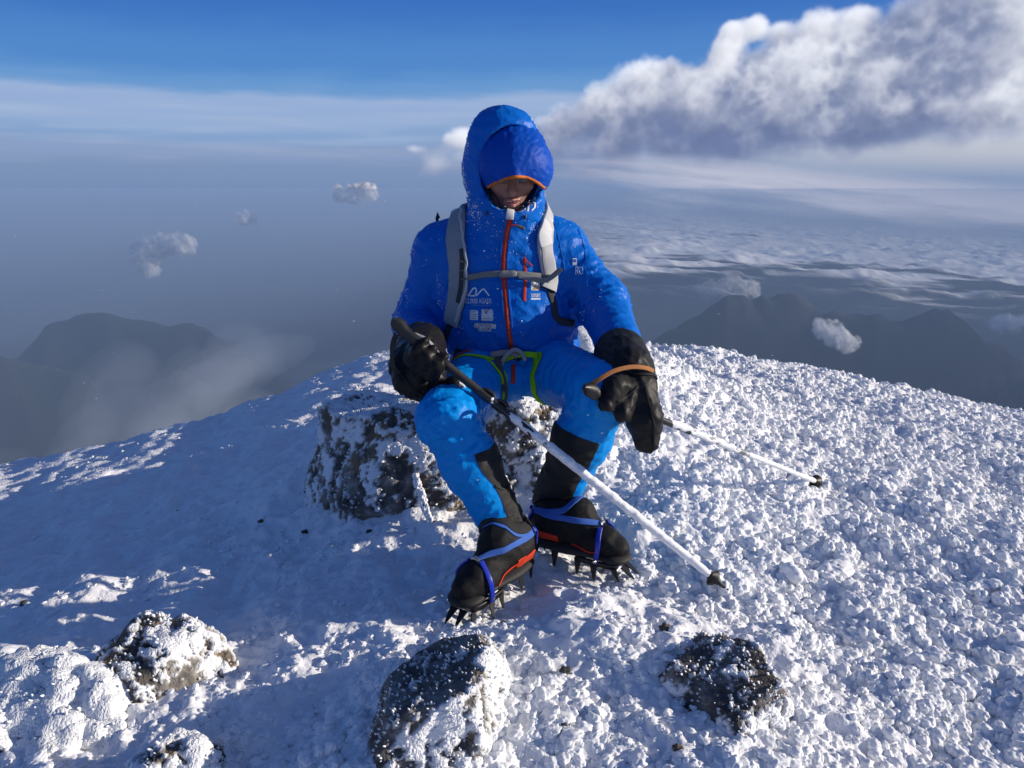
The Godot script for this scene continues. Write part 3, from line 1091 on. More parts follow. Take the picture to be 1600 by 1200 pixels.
func build_jacket(who: Node3D, blue: Material, red: Material, white: Material) -> void:
	var f := Field.new(Vector3(-0.43, 0.40, -2.68), Vector3(0.43, 1.04, -2.0), 0.0068)
	f.bone(Vector3(-0.128, 0.79, -2.475), Vector3(-0.082, 0.53, -2.43), 0.118, 0.118, 0.08)
	f.bone(Vector3(0.052, 0.80, -2.475), Vector3(0.088, 0.53, -2.43), 0.118, 0.118, 0.08)
	f.ball(Vector3(0.002, 0.62, -2.39), Vector3(0.135, 0.12, 0.125), 0.08)
	f.ball(Vector3(-0.035, 0.80, -2.43), Vector3(0.15, 0.13, 0.105), 0.06)
	f.bone(Vector3(0.0, 0.515, -2.43), Vector3(0.0, 0.495, -2.42), 0.15, 0.145, 0.05, Vector3.BACK, 0.85)
	f.bone(SHOULDER_R, Vector3(-0.09, 0.905, -2.47), 0.070, 0.062, 0.06)
	f.bone(SHOULDER_L, Vector3(0.03, 0.91, -2.47), 0.070, 0.062, 0.06)
	f.bone(Vector3(-0.035, 0.88, -2.46), Vector3(-0.012, 0.985, -2.41), 0.10, 0.108, 0.05)
	f.bone(SHOULDER_R, ELBOW_R, 0.074, 0.073, 0.05)
	f.bone(ELBOW_R, WRIST_R, 0.076, 0.058, 0.03)
	f.bone(SHOULDER_L, ELBOW_L, 0.074, 0.072, 0.05)
	f.bone(ELBOW_L, WRIST_L, 0.075, 0.058, 0.03)
	# the face opening of the collar
	f.ball(Vector3(-0.002, 1.05, -2.36), Vector3(0.090, 0.092, 0.12), 0.012, Basis(Vector3.RIGHT, 0.25), true)
	f.ball(Vector3(0.088, 1.012, -2.30), Vector3(0.055, 0.036, 0.07), 0.008, Basis.IDENTITY, true)
	var seg := [[SHOULDER_R, ELBOW_R], [ELBOW_R, WRIST_R], [SHOULDER_L, ELBOW_L], [ELBOW_L, WRIST_L]]
	f.alter(func(p: Vector3, d: float) -> float:
		var across := Vector3(0.1, 1, 0)
		var arm := 0.0
		var bend := 0.0
		for s in seg:
			var q := near_seg(p, s[0], s[1])
			if q.x < 0.105 and absf(p.x + 0.04) > 0.17:
				arm = 1.0
				across = (s[1] - s[0]).normalized()
		bend = maxf(1.0 - p.distance_to(ELBOW_R) / 0.17, 1.0 - p.distance_to(ELBOW_L) / 0.17)
		bend = maxf(bend, 1.0 - minf(p.distance_to(WRIST_R), p.distance_to(WRIST_L)) / 0.12)
		var low := sstep(0.66, 0.52, p.y) * (1.0 - arm)
		var a := creases(fold, p, across.normalized(), 2.6 if arm > 0 else 1.7)
		var b := creases(fold2, p, across.normalized(), 2.4)
		var w := 0.006 + 0.011 * maxf(bend, 0.0) + 0.006 * low
		d -= (a - 0.25) * w + (b - 0.3) * (0.0016 + 0.0032 * maxf(bend, 0.0) + 0.002 * low)
		return d, 0.035)
	jacket_f = f
	var whole := f.nets()
	# the hem rides on the lap
	var m: Dictionary = split(whole, func(p: Vector3) -> float:
		if p.x < -0.21 or p.x > 0.23: return 1.0
		return p.y - (0.522 + 0.012 * sin(p.x * 22.0)))[0]
	var jacket := obj("jacket", net_mesh(m), blue, who)
	# seams: thin welts round the sleeves
	for q in [[Vector3(-0.175, 0.93, -2.43), Vector3(-0.190, 0.85, -2.36), Vector3(-0.195, 0.76, -2.36), Vector3(-0.20, 0.68, -2.42)], [Vector3(0.125, 0.93, -2.43), Vector3(0.150, 0.85, -2.37), Vector3(0.158, 0.77, -2.37), Vector3(0.155, 0.70, -2.42)], [Vector3(0.20, 0.905, -2.45), Vector3(0.225, 0.855, -2.40), Vector3(0.205, 0.80, -2.36), Vector3(0.165, 0.77, -2.36)]]:
		obj("seam", net_mesh(strap(f, q, 0.004, 0.0012)), blue, jacket)
	# main zip, under a storm welt, and the chest pocket's
	var zip_pts := []
	for q in [[-0.004, 0.955], [-0.012, 0.925], [-0.020, 0.876], [-0.024, 0.807], [-0.018, 0.719], [-0.009, 0.63], [-0.001, 0.578], [0.0, 0.53]]:
		zip_pts.append(f.hit(Vector3(q[0], q[1] + 0.01, -2.12), Vector3(0, -0.12, -1)))
	var zip := obj("zip", net_mesh(strap(f, zip_pts, 0.0135, 0.0022, 0.0004)), red, jacket)
	var teeth_line := []
	for q in zip_pts: teeth_line.append(q)
	obj("zip_coil", net_mesh(strap(f, teeth_line, 0.0045, 0.0016, 0.0026)), mat(Color(0.45, 0.03, 0.015), 0.35), zip)
	for side in [-1.0, 1.0]:
		var welt := []
		for q in zip_pts: welt.append(q + Vector3(side * 0.0105, 0, 0))
		obj("zip_welt", net_mesh(strap(f, welt, 0.0055, 0.0034)), blue, jacket)
	var pull0: Vector3 = zip_pts[1] + Vector3(0, 0.012, 0.004)
	obj("zip_pull", net_mesh(tube([pull0, pull0 + Vector3(0.012, -0.003, 0.008), pull0 + Vector3(0.026, -0.004, 0.009), pull0 + Vector3(0.03, -0.007, 0.009)], [0.0024, 0.0024, 0.0026, 0.0018], 8)), red, zip)
	obj("pull_tab", net_mesh(tube([pull0 + Vector3(0.026, -0.004, 0.010), pull0 + Vector3(0.032, -0.007, 0.010), pull0 + Vector3(0.044, -0.012, 0.010), pull0 + Vector3(0.047, -0.0135, 0.010)], [0.003, 0.0052, 0.0056, 0.004], 8)), mat(Color(0.09, 0.09, 0.085), 0.5), zip)
	# pale storm guard where the zip ends under the chin
	var guard := []
	for q in [[-0.006, 0.985], [-0.005, 0.968], [-0.007, 0.948]]: guard.append(f.hit(Vector3(q[0], q[1] + 0.012, -2.12), Vector3(0, -0.12, -1)))
	obj("chin_guard", net_mesh(strap(f, guard, 0.022, 0.004, 0.001)), mat(Color(0.62, 0.62, 0.60), 0.8), jacket)
	var pz := []
	for q in [[0.035, 0.838], [0.0385, 0.79], [0.037, 0.752], [0.036, 0.715]]: pz.append(f.hit(Vector3(q[0], q[1] + 0.01, -2.12), Vector3(0, -0.12, -1)))
	var pzip := obj("pocket_zip", net_mesh(strap(f, pz, 0.0085, 0.002, 0.0004)), red, jacket)
	obj("pull_cord", net_mesh(tube([pz[0] + Vector3(0, 0.006, 0.003), pz[0] + Vector3(0.006, -0.004, 0.006), pz[0] + Vector3(0.016, -0.014, 0.007), pz[0] + Vector3(0.024, -0.02, 0.007)], [0.0022, 0.002, 0.002, 0.0026], 6)), red, pzip)
	# prints and patches
	var pale := mat(Color(0.80, 0.80, 0.82), 0.6)
	mark(jacket, f, "mountain_logo", Vector3(-0.097, 0.742, -2.2), poly_line([Vector2(-0.0315, -0.012), Vector2(-0.0165, 0.0105), Vector2(-0.0125, 0.0125), Vector2(-0.0085, 0.0105), Vector2(-0.0065, 0.003), Vector2(-0.0105, -0.0105), Vector2(-0.0245, -0.0105)], 0.0042), pale)
	mark(jacket, f, "mountain_logo", Vector3(-0.097, 0.742, -2.2), poly_line([Vector2(-0.0065, -0.0105), Vector2(0.011, 0.0085), Vector2(0.0155, 0.0095), Vector2(0.031, -0.011)], 0.0042), pale)
	mark(jacket, f, "lettering", Vector3(-0.098, 0.7165, -2.2), words("CLIMB AGAIN", 0.0145, 0.076), pale)
	mark(jacket, f, "lettering", Vector3(-0.090, 0.7035, -2.2), words("together we climb", 0.0042, 0.056), mat(Color(0.42, 0.45, 0.55), 0.6))
	patch(jacket, f, Vector3(-0.111, 0.675, -2.2), 0.027, 0.031, white, [["line", -0.0022, 0.0095, 0.018, 0.0022, Color(0.18, 0.20, 0.32)], ["line", 0.0, 0.003, 0.021, 0.0016, Color(0.2, 0.22, 0.34)], ["line", 0.0, -0.0035, 0.021, 0.0016, Color(0.2, 0.22, 0.34)], ["line", 0.0, -0.010, 0.018, 0.0022, Color(0.2, 0.22, 0.34)]])
	patch(jacket, f, Vector3(-0.0715, 0.676, -2.2), 0.037, 0.036, white, [["text", "K", 0.0, 0.005, 0.0215, 0.013, Color(0.50, 0.03, 0.03)], ["line", 0.0, -0.0105, 0.026, 0.0024, Color(0.35, 0.33, 0.36)], ["frame", 0.0, 0.0, 0.033, 0.032, Color(0.42, 0.36, 0.38)]])
	patch(jacket, f, Vector3(-0.079, 0.6445, -2.2), 0.068, 0.0165, white, [["text", "SUPERBET", 0.0, 0.0, 0.0145, 0.062, Color(0.10, 0.012, 0.018)]])
	patch(jacket, f, Vector3(-0.080, 0.6325, -2.2), 0.040, 0.0085, mat(Color(0.55, 0.56, 0.62), 0.6), [["text", "EST. SPORTS", 0.0, 0.0, 0.006, 0.034, Color(0.15, 0.16, 0.26)]])
	patch(jacket, f, Vector3(0.068, 0.763, -2.2), 0.0275, 0.034, white, [["tri", -0.001, -0.004, 0.021, 0.02, Color(0.72, 0.36, 0.08)], ["check", -0.001, 0.003, 0.017, 0.016, Color(0.06, 0.13, 0.17)]])
	patch(jacket, f, Vector3(0.069, 0.733, -2.2), 0.031, 0.013, mat(Color(0.02, 0.16, 0.55), 0.6), [["text", "smart", 0.0, 0.0, 0.0135, 0.027, Color(0.78, 0.78, 0.80)]])
	patch(jacket, f, Vector3(0.069, 0.7225, -2.2), 0.030, 0.0045, white, [])
	patch(jacket, f, Vector3(0.186, 0.832, -2.2), 0.014, 0.022, white, [["line", 0.0, 0.003, 0.009, 0.009, Color(0.05, 0.12, 0.5)]])
	mark(jacket, f, "lettering", Vector3(0.199, 0.806, -2.2), words("RO", 0.024, 0.022), pale)
	# pale wave print and a toggle on the collar's sunny side
	mark(jacket, f, "collar_print", Vector3(0.057, 0.985, -2.2), poly_line([Vector2(-0.012, -0.012), Vector2(-0.010, 0.002), Vector2(0.0, 0.014), Vector2(0.009, 0.012), Vector2(0.008, 0.0), Vector2(-0.001, -0.009)], 0.004), pale)
	for q in [Vector3(0.038, 0.955, -2.2), Vector3(-0.072, 0.965, -2.2)]:
		var at := f.hit(q, Vector3(0, -0.1, -1))
		obj("toggle", net_mesh(tube([at + Vector3(0, 0.006, 0.001), at + Vector3(0, 0.004, 0.003), at + Vector3(0, -0.004, 0.003), at + Vector3(0, -0.006, 0.001)], [0.002, 0.0042, 0.0042, 0.002], 8)), mat(Color(0.02, 0.03, 0.10), 0.5), jacket)

func mark(parent: Node3D, f: Field, called: String, at: Vector3, m: Dictionary, mt: Material, lift := 0.0012) -> void:
	var v := PackedVector3Array()
	var n := PackedVector3Array()
	for p in m.v:
		var q := f.hit(Vector3(at.x + p.x, at.y + p.y + 0.012, -2.10), Vector3(0, -0.12, -1))
		var g := f.grad(q).normalized()
		v.append(q + g * (lift + p.z))
		n.append(g)
	obj(called, arr_mesh(v, m.i, n), mt, parent)

func poly_line(pts: Array, w: float) -> Dictionary:
	var v := PackedVector3Array()
	var idx := PackedInt32Array()
	var fine := []
	for i in pts.size() - 1:
		for k in 3: fine.append((pts[i] as Vector2).lerp(pts[i + 1], k / 3.0))
	fine.append(pts[-1])
	for i in fine.size():
		var a: Vector2 = fine[maxi(i - 1, 0)]
		var b: Vector2 = fine[mini(i + 1, fine.size() - 1)]
		var t := (b - a).normalized().orthogonal() * w * 0.5
		v.append(Vector3(fine[i].x + t.x, fine[i].y + t.y, 0))
		v.append(Vector3(fine[i].x - t.x, fine[i].y - t.y, 0))
		if i > 0:
			var k := i * 2
			idx.append_array([k - 2, k - 1, k, k - 1, k + 1, k])
	return {"v": v, "i": idx}

func words(s: String, high: float, wide: float) -> Dictionary:
	var t := TextMesh.new()
	var sf := SystemFont.new()
	sf.font_names = PackedStringArray(["Droid Sans"])
	t.font = sf
	t.text = s
	t.font_size = 48
	t.pixel_size = 0.01
	t.depth = 0.0
	var a := t.get_mesh_arrays()
	var v: PackedVector3Array = a[Mesh.ARRAY_VERTEX]
	var lo := Vector3(1e9, 1e9, 0)
	var hi := Vector3(-1e9, -1e9, 0)
	for p in v:
		lo = lo.min(p)
		hi = hi.max(p)
	var out := PackedVector3Array()
	for p in v:
		out.append(Vector3(((p.x - lo.x) / (hi.x - lo.x) - 0.5) * wide, ((p.y - lo.y) / (hi.y - lo.y) - 0.5) * high, 0))
	return {"v": out, "i": a[Mesh.ARRAY_INDEX] if a[Mesh.ARRAY_INDEX] != null else PackedInt32Array(range(v.size()))}

func plate(w: float, h: float, thick := 0.0, rounded := 0.15) -> Dictionary:
	var v := PackedVector3Array()
	var n := 9
	for j in n:
		for i in n:
			var x := (i / float(n - 1) - 0.5) * w
			var y := (j / float(n - 1) - 0.5) * h
			var r := minf(w, h) * rounded
			var cx := maxf(absf(x) - (w * 0.5 - r), 0.0)
			var cy := maxf(absf(y) - (h * 0.5 - r), 0.0)
			var e := Vector2(cx, cy).length()
			if e > r:
				x -= signf(x) * cx * (1.0 - r / e)
				y -= signf(y) * cy * (1.0 - r / e)
			var rim := i == 0 or j == 0 or i == n - 1 or j == n - 1
			v.append(Vector3(x, y, -0.002 if rim else thick))
	return {"v": v, "i": grid_index(n, n)}

func patch(parent: Node3D, f: Field, at: Vector3, w: float, h: float, mt: Material, prints: Array) -> void:
	mark(parent, f, "patch", at, plate(w, h), mt, 0.0014)
	for p in prints:
		var c: Color = p[-1]
		var ink := mat(c, 0.6)
		if p[0] == "line":
			mark(parent, f, "print", at + Vector3(p[1], p[2], 0), poly_line([Vector2(-p[3] * 0.5, 0), Vector2(p[3] * 0.5, 0)], p[4]), ink, 0.002)
		elif p[0] == "text":
			mark(parent, f, "print", at + Vector3(p[2], p[3], 0), words(p[1], p[4], p[5]), ink, 0.002)
		elif p[0] == "frame":
			var a: float = p[3] * 0.5
			var b: float = p[4] * 0.5
			mark(parent, f, "print", at, poly_line([Vector2(-a, -b), Vector2(a, -b), Vector2(a, b), Vector2(-a, b), Vector2(-a, -b)], 0.0012), ink, 0.002)
		elif p[0] == "check":
			mark(parent, f, "print", at + Vector3(p[1], p[2], 0), poly_line([Vector2(-p[3] * 0.5, 0.001), Vector2(-p[3] * 0.12, -p[4] * 0.5), Vector2(p[3] * 0.5, p[4] * 0.5)], 0.0028), ink, 0.0022)
		elif p[0] == "tri":
			var tv := PackedVector3Array([Vector3(p[3] * 0.5, p[4] * 0.35, 0), Vector3(p[3] * 0.5, -p[4] * 0.5, 0), Vector3(-p[3] * 0.3, -p[4] * 0.5, 0), Vector3(p[3] * 0.1, -p[4] * 0.05, 0)])
			mark(parent, f, "print", at + Vector3(p[1], p[2], 0), {"v": tv, "i": PackedInt32Array([0, 1, 3, 1, 2, 3])}, ink, 0.002)

func build_hood(who: Node3D, blue: Material, navy: Material, orange: Material) -> void:
	# outer hood: a shell round the head and down into the collar
	var f := Field.new(Vector3(-0.20, 0.86, -2.66), Vector3(0.18, 1.29, -2.19), 0.0058)
	f.ball(Vector3(-0.024, 1.105, -2.455), Vector3(0.117, 0.146, 0.140), 0.05, Basis(Vector3.BACK, -0.06))
	f.bone(Vector3(-0.02, 1.06, -2.43), Vector3(-0.02, 0.95, -2.43), 0.115, 0.108, 0.04)
	f.ball(Vector3(-0.028, 1.175, -2.375), Vector3(0.085, 0.068, 0.06), 0.05)   # peak
	f.alter(func(p: Vector3, d: float) -> float:
		var low := sstep(1.12, 0.98, p.y)
		d -= (creases(fold, p, Vector3(0.35, 1, 0).normalized(), 1.8) - 0.25) * (0.005 + 0.004 * low)
		d -= (creases(fold2, p, Vector3(0.5, 1, 0).normalized(), 1.8) - 0.3) * (0.0018 + 0.0022 * low)
		return d, 0.03)
	# hollow, then open for the face
	var outer := f.f.duplicate()
	for k in f.f.size(): f.f[k] = maxf(f.f[k], -(f.f[k] + 0.014))
	f.ball(Vector3(0.006, 1.072, -2.30), Vector3(0.100, 0.122, 0.128), 0.006, Basis(Vector3.BACK, -0.10) * Basis(Vector3.RIGHT, -0.1), true)
	f.ball(Vector3(0.090, 1.014, -2.30), Vector3(0.055, 0.036, 0.085), 0.006, Basis.IDENTITY, true)
	hood_f = Field.new(Vector3.ZERO, Vector3.ONE * 0.01, 0.01)
	var shell := f.nets()
	f.f = outer
	hood_f = f
	var hood := obj("hood", net_mesh(shell), blue, who)
	# rim binding along the opening
	# inner hood of the padded layer, pulled low over the eyes
	var g := Field.new(Vector3(-0.16, 0.92, -2.58), Vector3(0.17, 1.24, -2.18), 0.005)
	g.ball(Vector3(0.004, 1.095, -2.415), Vector3(0.104, 0.120, 0.132), 0.03, Basis(Vector3.BACK, -0.05))
	g.ball(Vector3(0.010, 1.085, -2.330), Vector3(0.094, 0.078, 0.078), 0.05, Basis(Vector3.BACK, -0.05))
	g.ball(Vector3(0.056, 1.066, -2.365), Vector3(0.055, 0.060, 0.075), 0.03)
	g.bone(Vector3(0.0, 1.135, -2.30), Vector3(0.006, 1.05, -2.255), 0.012, 0.012, 0.03)
	g.alter(func(p: Vector3, d: float) -> float:
		var away := (p - Vector3(0.0, 1.05, -2.27))
		var ring := Vector3(away.y, -away.x, 0.0).normalized()
		d -= (creases(fold, p * 1.2, (ring + Vector3(0.01, 0.3, 0)).normalized(), 2.2) - 0.25) * 0.0045
		d -= (creases(fold2, p * 0.6, (ring + Vector3(0.0, 0.1, 0.2)).normalized(), 2.0) - 0.3) * 0.0008
		return d, 0.03)
	var g_out := g.f.duplicate()
	for k in g.f.size(): g.f[k] = maxf(g.f[k], -(g.f[k] + 0.014))
	var rim := func(x: float) -> float: return 1.050 - (x - 0.018) * (x - 0.018) * 3.6 - maxf(x - 0.05, 0.0) * 0.25
	# open below the brim
	var parts := split(g.nets(), func(p: Vector3) -> float:
		if p.z < -2.405: return 1.0
		return p.y - rim.call(p.x))
	g.f = g_out
	var walls := split(parts[0], func(p: Vector3) -> float: return g_field(g_out, g, p) + 0.007)
	var inner := obj("inner_hood", net_mesh(walls[0]), navy, who)
	obj("lining", net_mesh(walls[1]), orange, inner)
	var edge := []
	for k in 15:
		var x := lerpf(-0.068, 0.091, k / 14.0)
		var y: float = rim.call(x)
		var q := g.hit(Vector3(x, y, -2.16), Vector3(0, 0, -1))
		edge.append(q + Vector3(0, 0.002, -0.002))
	obj("brim_binding", net_mesh(tube(Array(curve(edge, 0.006)), range(curve(edge, 0.006).size()).map(func(_k): return 0.0048), 8)), orange, inner)
func g_field(values: PackedFloat32Array, f: Field, p: Vector3) -> float:
	var keep := f.f
	f.f = values
	var d := f.sample(p)
	f.f = keep
	return d

func build_trousers(who: Node3D, blue: Material, black: Material) -> void:
	var f := Field.new(Vector3(-0.30, 0.06, -2.62), Vector3(0.36, 0.66, -1.80), 0.0068)
	f.bone(HIP_R + Vector3(0.02, 0.015, -0.02), HIP_L + Vector3(-0.02, 0.015, -0.02), 0.118, 0.118, 0.05)
	f.bone(HIP_R + Vector3(0, 0, 0.02), KNEE_R, 0.100, 0.074, 0.05)
	f.bone(HIP_L + Vector3(0, 0, 0.02), KNEE_L, 0.102, 0.077, 0.05)
	f.bone(KNEE_R, KNEE_R.lerp(ANKLE_R, 0.4), 0.074, 0.071, 0.03)
	f.bone(KNEE_R.lerp(ANKLE_R, 0.4), ANKLE_R, 0.071, 0.056, 0.03)
	f.bone(KNEE_L, KNEE_L.lerp(ANKLE_L, 0.4), 0.077, 0.074, 0.03)
	f.bone(KNEE_L.lerp(ANKLE_L, 0.4), ANKLE_L, 0.074, 0.060, 0.03)
	f.bone(Vector3(0, 0.50, -2.40), Vector3(0, 0.47, -2.28), 0.09, 0.05, 0.06)
	f.alter(func(p: Vector3, d: float) -> float:
		var across := Vector3(0, 0, 1)
		var shin := 0.0
		var qa := near_seg(p, KNEE_R, ANKLE_R)
		var qb := near_seg(p, KNEE_L, ANKLE_L)
		if qa.x < 0.12 and qa.y > 0.08:
			across = (ANKLE_R - KNEE_R).normalized()
			shin = 1.0
		elif qb.x < 0.12 and qb.y > 0.08:
			across = (ANKLE_L - KNEE_L).normalized()
			shin = 1.0
		elif p.x < 0.0: across = (KNEE_R - HIP_R).normalized()
		else: across = (KNEE_L - HIP_L).normalized()
		var bend := maxf(0.0, 1.0 - minf(p.distance_to(KNEE_R), p.distance_to(KNEE_L)) / 0.16)
		var cuff := maxf(0.0, 1.0 - minf(p.distance_to(ANKLE_R), p.distance_to(ANKLE_L)) / 0.13)
		var tilt := (across + Vector3(0.35, 0.1, 0.2)).normalized()
		d -= (creases(fold, p, tilt, 2.3) - 0.25) * (0.008 + 0.006 * bend + 0.004 * cuff)
		d -= (creases(fold2, p, across, 2.6) - 0.3) * (0.0024 + 0.003 * bend + 0.005 * cuff)
		return d, 0.035)
	trousers_f = f
	var m := f.nets()
	# legs end over the boots
	m = split(m, func(p: Vector3) -> float: return p.y - (0.165 if p.x < 0.05 else 0.172) + (0.02 * (p.z + 1.95) if p.x < 0.05 else 0.0))[0]
	# black stretch panels on the inner calves
	var dr := (ANKLE_R - KNEE_R)
	var dl := (ANKLE_L - KNEE_L)
	var fr := func(p: Vector3) -> float:
		if p.x > 0.055 or p.y > 0.40: return -1.0
		var q := near_seg(p, KNEE_R, ANKLE_R)
		var c := KNEE_R + dr * q.y
		return minf((p.x - c.x) - 0.030 + 0.012 * sin(p.y * 40.0) * 0.3, 0.372 - p.y + (p.x - c.x) * 0.2)
	var parts := split(m, fr)
	var fl := func(p: Vector3) -> float:
		if p.x < 0.03 or p.y > 0.46 or p.z > -1.7: return -1.0
		var q := near_seg(p, KNEE_L, ANKLE_L)
		var c := KNEE_L + dl * q.y
		return minf(0.022 - (p.x - c.x), minf(0.385 - p.y - (p.x - c.x) * 0.35, 0.06 - (p.x - 0.22)))
	var parts2 := split(parts[1], fl)
	var tr := obj("trousers", net_mesh(parts2[1]), blue, who)
	obj("calf_panel", net_mesh(inflate(main_piece(parts[0]), 0.0015)), cloth(Color(0.03, 0.029, 0.028), 0.65, 0.05, 120.0), tr)
	obj("calf_panel", net_mesh(inflate(main_piece(parts2[0]), 0.0015)), cloth(Color(0.03, 0.029, 0.028), 0.65, 0.05, 120.0), tr)
	obj("panel_seam", net_mesh(strap(f, [Vector3(-0.025, 0.29, -1.87), Vector3(0.01, 0.285, -1.90), Vector3(0.03, 0.285, -1.95)], 0.006, 0.002, 0.001)), black, tr)
	# thigh pocket zip
	var pts := []
	for q in [[-0.178, 0.545], [-0.15, 0.548], [-0.118, 0.55]]: pts.append(f.hit(Vector3(q[0], 0.70, -2.29), Vector3(0, -1, 0)))
	obj("pocket_zip", net_mesh(strap(f, pts, 0.016, 0.002, 0.0006)), cloth(Color(0.62, 0.055, 0.02), 0.5), tr)

func build_mittens(who: Node3D, leather: Material, black: Material) -> void:
	# right: a fist closed round the grip of the near pole, thumb over the top
	var f := Field.new(Vector3(-0.40, 0.40, -2.34), Vector3(-0.06, 0.76, -1.86), 0.005)
	var a := POLE_A_TOP
	var ax := (POLE_A_TIP - POLE_A_TOP).normalized()
	var g0 := a + ax * 0.085
	var g1 := a + ax * 0.205
	f.bone(WRIST_R + Vector3(0.0, 0.005, -0.05), WRIST_R + Vector3(0.0, -0.005, 0.03), 0.072, 0.066, 0.03)    # gauntlet
	f.bone(WRIST_R + Vector3(0, 0, 0.02), Vector3(-0.255, 0.548, -2.125), 0.052, 0.058, 0.03)
	f.ball(Vector3(-0.245, 0.537, -2.085), Vector3(0.072, 0.062, 0.055), 0.03)
	f.bone(Vector3(-0.285, 0.56, -2.10), Vector3(-0.215, 0.500, -2.075), 0.048, 0.044, 0.02)
	# finger pouch wraps the grip from below and in front
	f.bone(Vector3(-0.275, 0.525, -2.055), Vector3(-0.17, 0.490, -2.035), 0.040, 0.034, 0.02)
	f.bone(Vector3(-0.17, 0.492, -2.035), Vector3(-0.150, 0.525, -2.015), 0.033, 0.024, 0.015)
	f.bone(Vector3(-0.25, 0.515, -2.05), Vector3(-0.235, 0.57, -2.012), 0.036, 0.022, 0.015)
	var fr := ax.cross(Vector3.UP).normalized()
	if fr.z < 0.0: fr = -fr
	var upv := fr.cross(ax).normalized()
	if upv.y < 0.0: upv = -upv
	for k in [0.088, 0.118, 0.150]:
		var c: Vector3 = a + ax * float(k)
		f.bone(c - upv * 0.045 - fr * 0.005, c - upv * 0.010 + fr * 0.024, 0.024, 0.018, 0.012)
		f.bone(c - upv * 0.010 + fr * 0.024, c + upv * 0.016 + fr * 0.016, 0.017, 0.013, 0.010)
	# thumb lies along the top of the grip
	f.bone(Vector3(-0.275, 0.585, -2.13), Vector3(-0.245, 0.607, -2.075), 0.034, 0.027, 0.02)
	f.bone(Vector3(-0.245, 0.607, -2.075), Vector3(-0.195, 0.578, -2.045), 0.027, 0.020, 0.015)
	f.alter(func(p: Vector3, d: float) -> float:
		d -= (creases(fold, p * 1.2, Vector3(0.7, -0.5, 0.4).normalized(), 2.8) - 0.25) * 0.0055
		d -= (creases(fold2, p * 0.6, Vector3(0.6, -0.6, 0.4).normalized(), 2.6) - 0.3) * 0.0014
		return d, 0.03)
	# room for the grip
	var mr := obj("mitten", net_mesh(f.nets()), leather, who)
	for q in [[Vector3(-0.315, 0.58, -2.09), Vector3(-0.285, 0.545, -2.045), Vector3(-0.235, 0.505, -2.02), Vector3(-0.18, 0.475, -2.01)], [Vector3(-0.30, 0.50, -2.07), Vector3(-0.25, 0.475, -2.05), Vector3(-0.19, 0.462, -2.04)]]:
		obj("seam", net_mesh(strap(f, q.map(func(p): return f.snap(p)), 0.005, 0.0022, 0.0)), black, mr)
	mr.set_meta("label", "black mitten closed round the grip of the near pole")
	obj("piping", net_mesh(tube(Array(curve([f.snap(Vector3(-0.138, 0.535, -2.0)), f.snap(Vector3(-0.128, 0.520, -2.01)), f.snap(Vector3(-0.130, 0.500, -2.015)), f.snap(Vector3(-0.145, 0.485, -2.01))], 0.005)), range(curve([f.snap(Vector3(-0.138, 0.535, -2.0)), f.snap(Vector3(-0.128, 0.520, -2.01)), f.snap(Vector3(-0.130, 0.500, -2.015)), f.snap(Vector3(-0.145, 0.485, -2.01))], 0.005).size()).map(func(_k): return 0.0035), 6)), mat(Color(0.6, 0.6, 0.6), 0.7), mr)
	obj("cuff_trim", net_mesh(strap(f, [Vector3(-0.27, 0.63, -2.16), Vector3(-0.235, 0.625, -2.14), Vector3(-0.205, 0.60, -2.13), Vector3(-0.19, 0.565, -2.12)], 0.012, 0.004, 0.001)), mat(Color(0.34, 0.34, 0.36), 0.8), mr)
	# left: hangs over the knee, thumb and first finger round the far pole's grip
	var g := Field.new(Vector3(0.12, 0.31, -2.24), Vector3(0.43, 0.70, -1.82), 0.005)
	g.bone(WRIST_L + Vector3(-0.008, 0.006, -0.035), WRIST_L + Vector3(-0.002, -0.020, 0.06), 0.072, 0.071, 0.03)
	g.bone(Vector3(0.298, 0.552, -2.00), Vector3(0.318, 0.520, -1.965), 0.050, 0.047, 0.02)
	g.bone(Vector3(0.315, 0.535, -1.955), Vector3(0.333, 0.462, -1.925), 0.047, 0.042, 0.02)
	g.bone(Vector3(0.333, 0.462, -1.925), Vector3(0.341, 0.405, -1.93), 0.042, 0.035, 0.02)
	g.bone(Vector3(0.30, 0.545, -1.965), Vector3(0.252, 0.545, -1.905), 0.036, 0.028, 0.02)
	g.bone(Vector3(0.252, 0.545, -1.905), Vector3(0.232, 0.510, -1.880), 0.028, 0.022, 0.012)
	g.bone(Vector3(0.290, 0.53, -1.94), Vector3(0.272, 0.485, -1.888), 0.036, 0.025, 0.012)
	g.alter(func(p: Vector3, d: float) -> float:
		var hem := sstep(-2.12, -2.06, p.z)
		d -= (creases(fold, p * 1.3, Vector3(0.8, 0.5, 0.2).normalized(), 2.4) - 0.25) * 0.006 * hem
		d -= (creases(fold2, p * 0.6, Vector3(0.7, 0.6, 0.3).normalized(), 2.2) - 0.3) * 0.0014
		return d, 0.03)
	var ml := obj("mitten", net_mesh(g.nets()), cloth(Color(0.017, 0.0165, 0.017), 0.5, 0.04, 60.0), who)
	for q in [[Vector3(0.33, 0.55, -1.90), Vector3(0.342, 0.49, -1.87), Vector3(0.352, 0.42, -1.89), Vector3(0.35, 0.37, -1.92)], [Vector3(0.31, 0.55, -1.90), Vector3(0.285, 0.53, -1.88), Vector3(0.255, 0.52, -1.87)]]:
		obj("seam", net_mesh(strap(g, q.map(func(p): return g.snap(p)), 0.005, 0.0022, 0.0)), black, ml)
	ml.set_meta("label", "black mitten hanging over the knee")
	obj("cuff_strap", net_mesh(strap(g, [Vector3(0.365, 0.545, -1.99), Vector3(0.335, 0.565, -1.935), Vector3(0.295, 0.575, -1.93), Vector3(0.25, 0.57, -1.96)], 0.010, 0.003, 0.001)), black, ml)

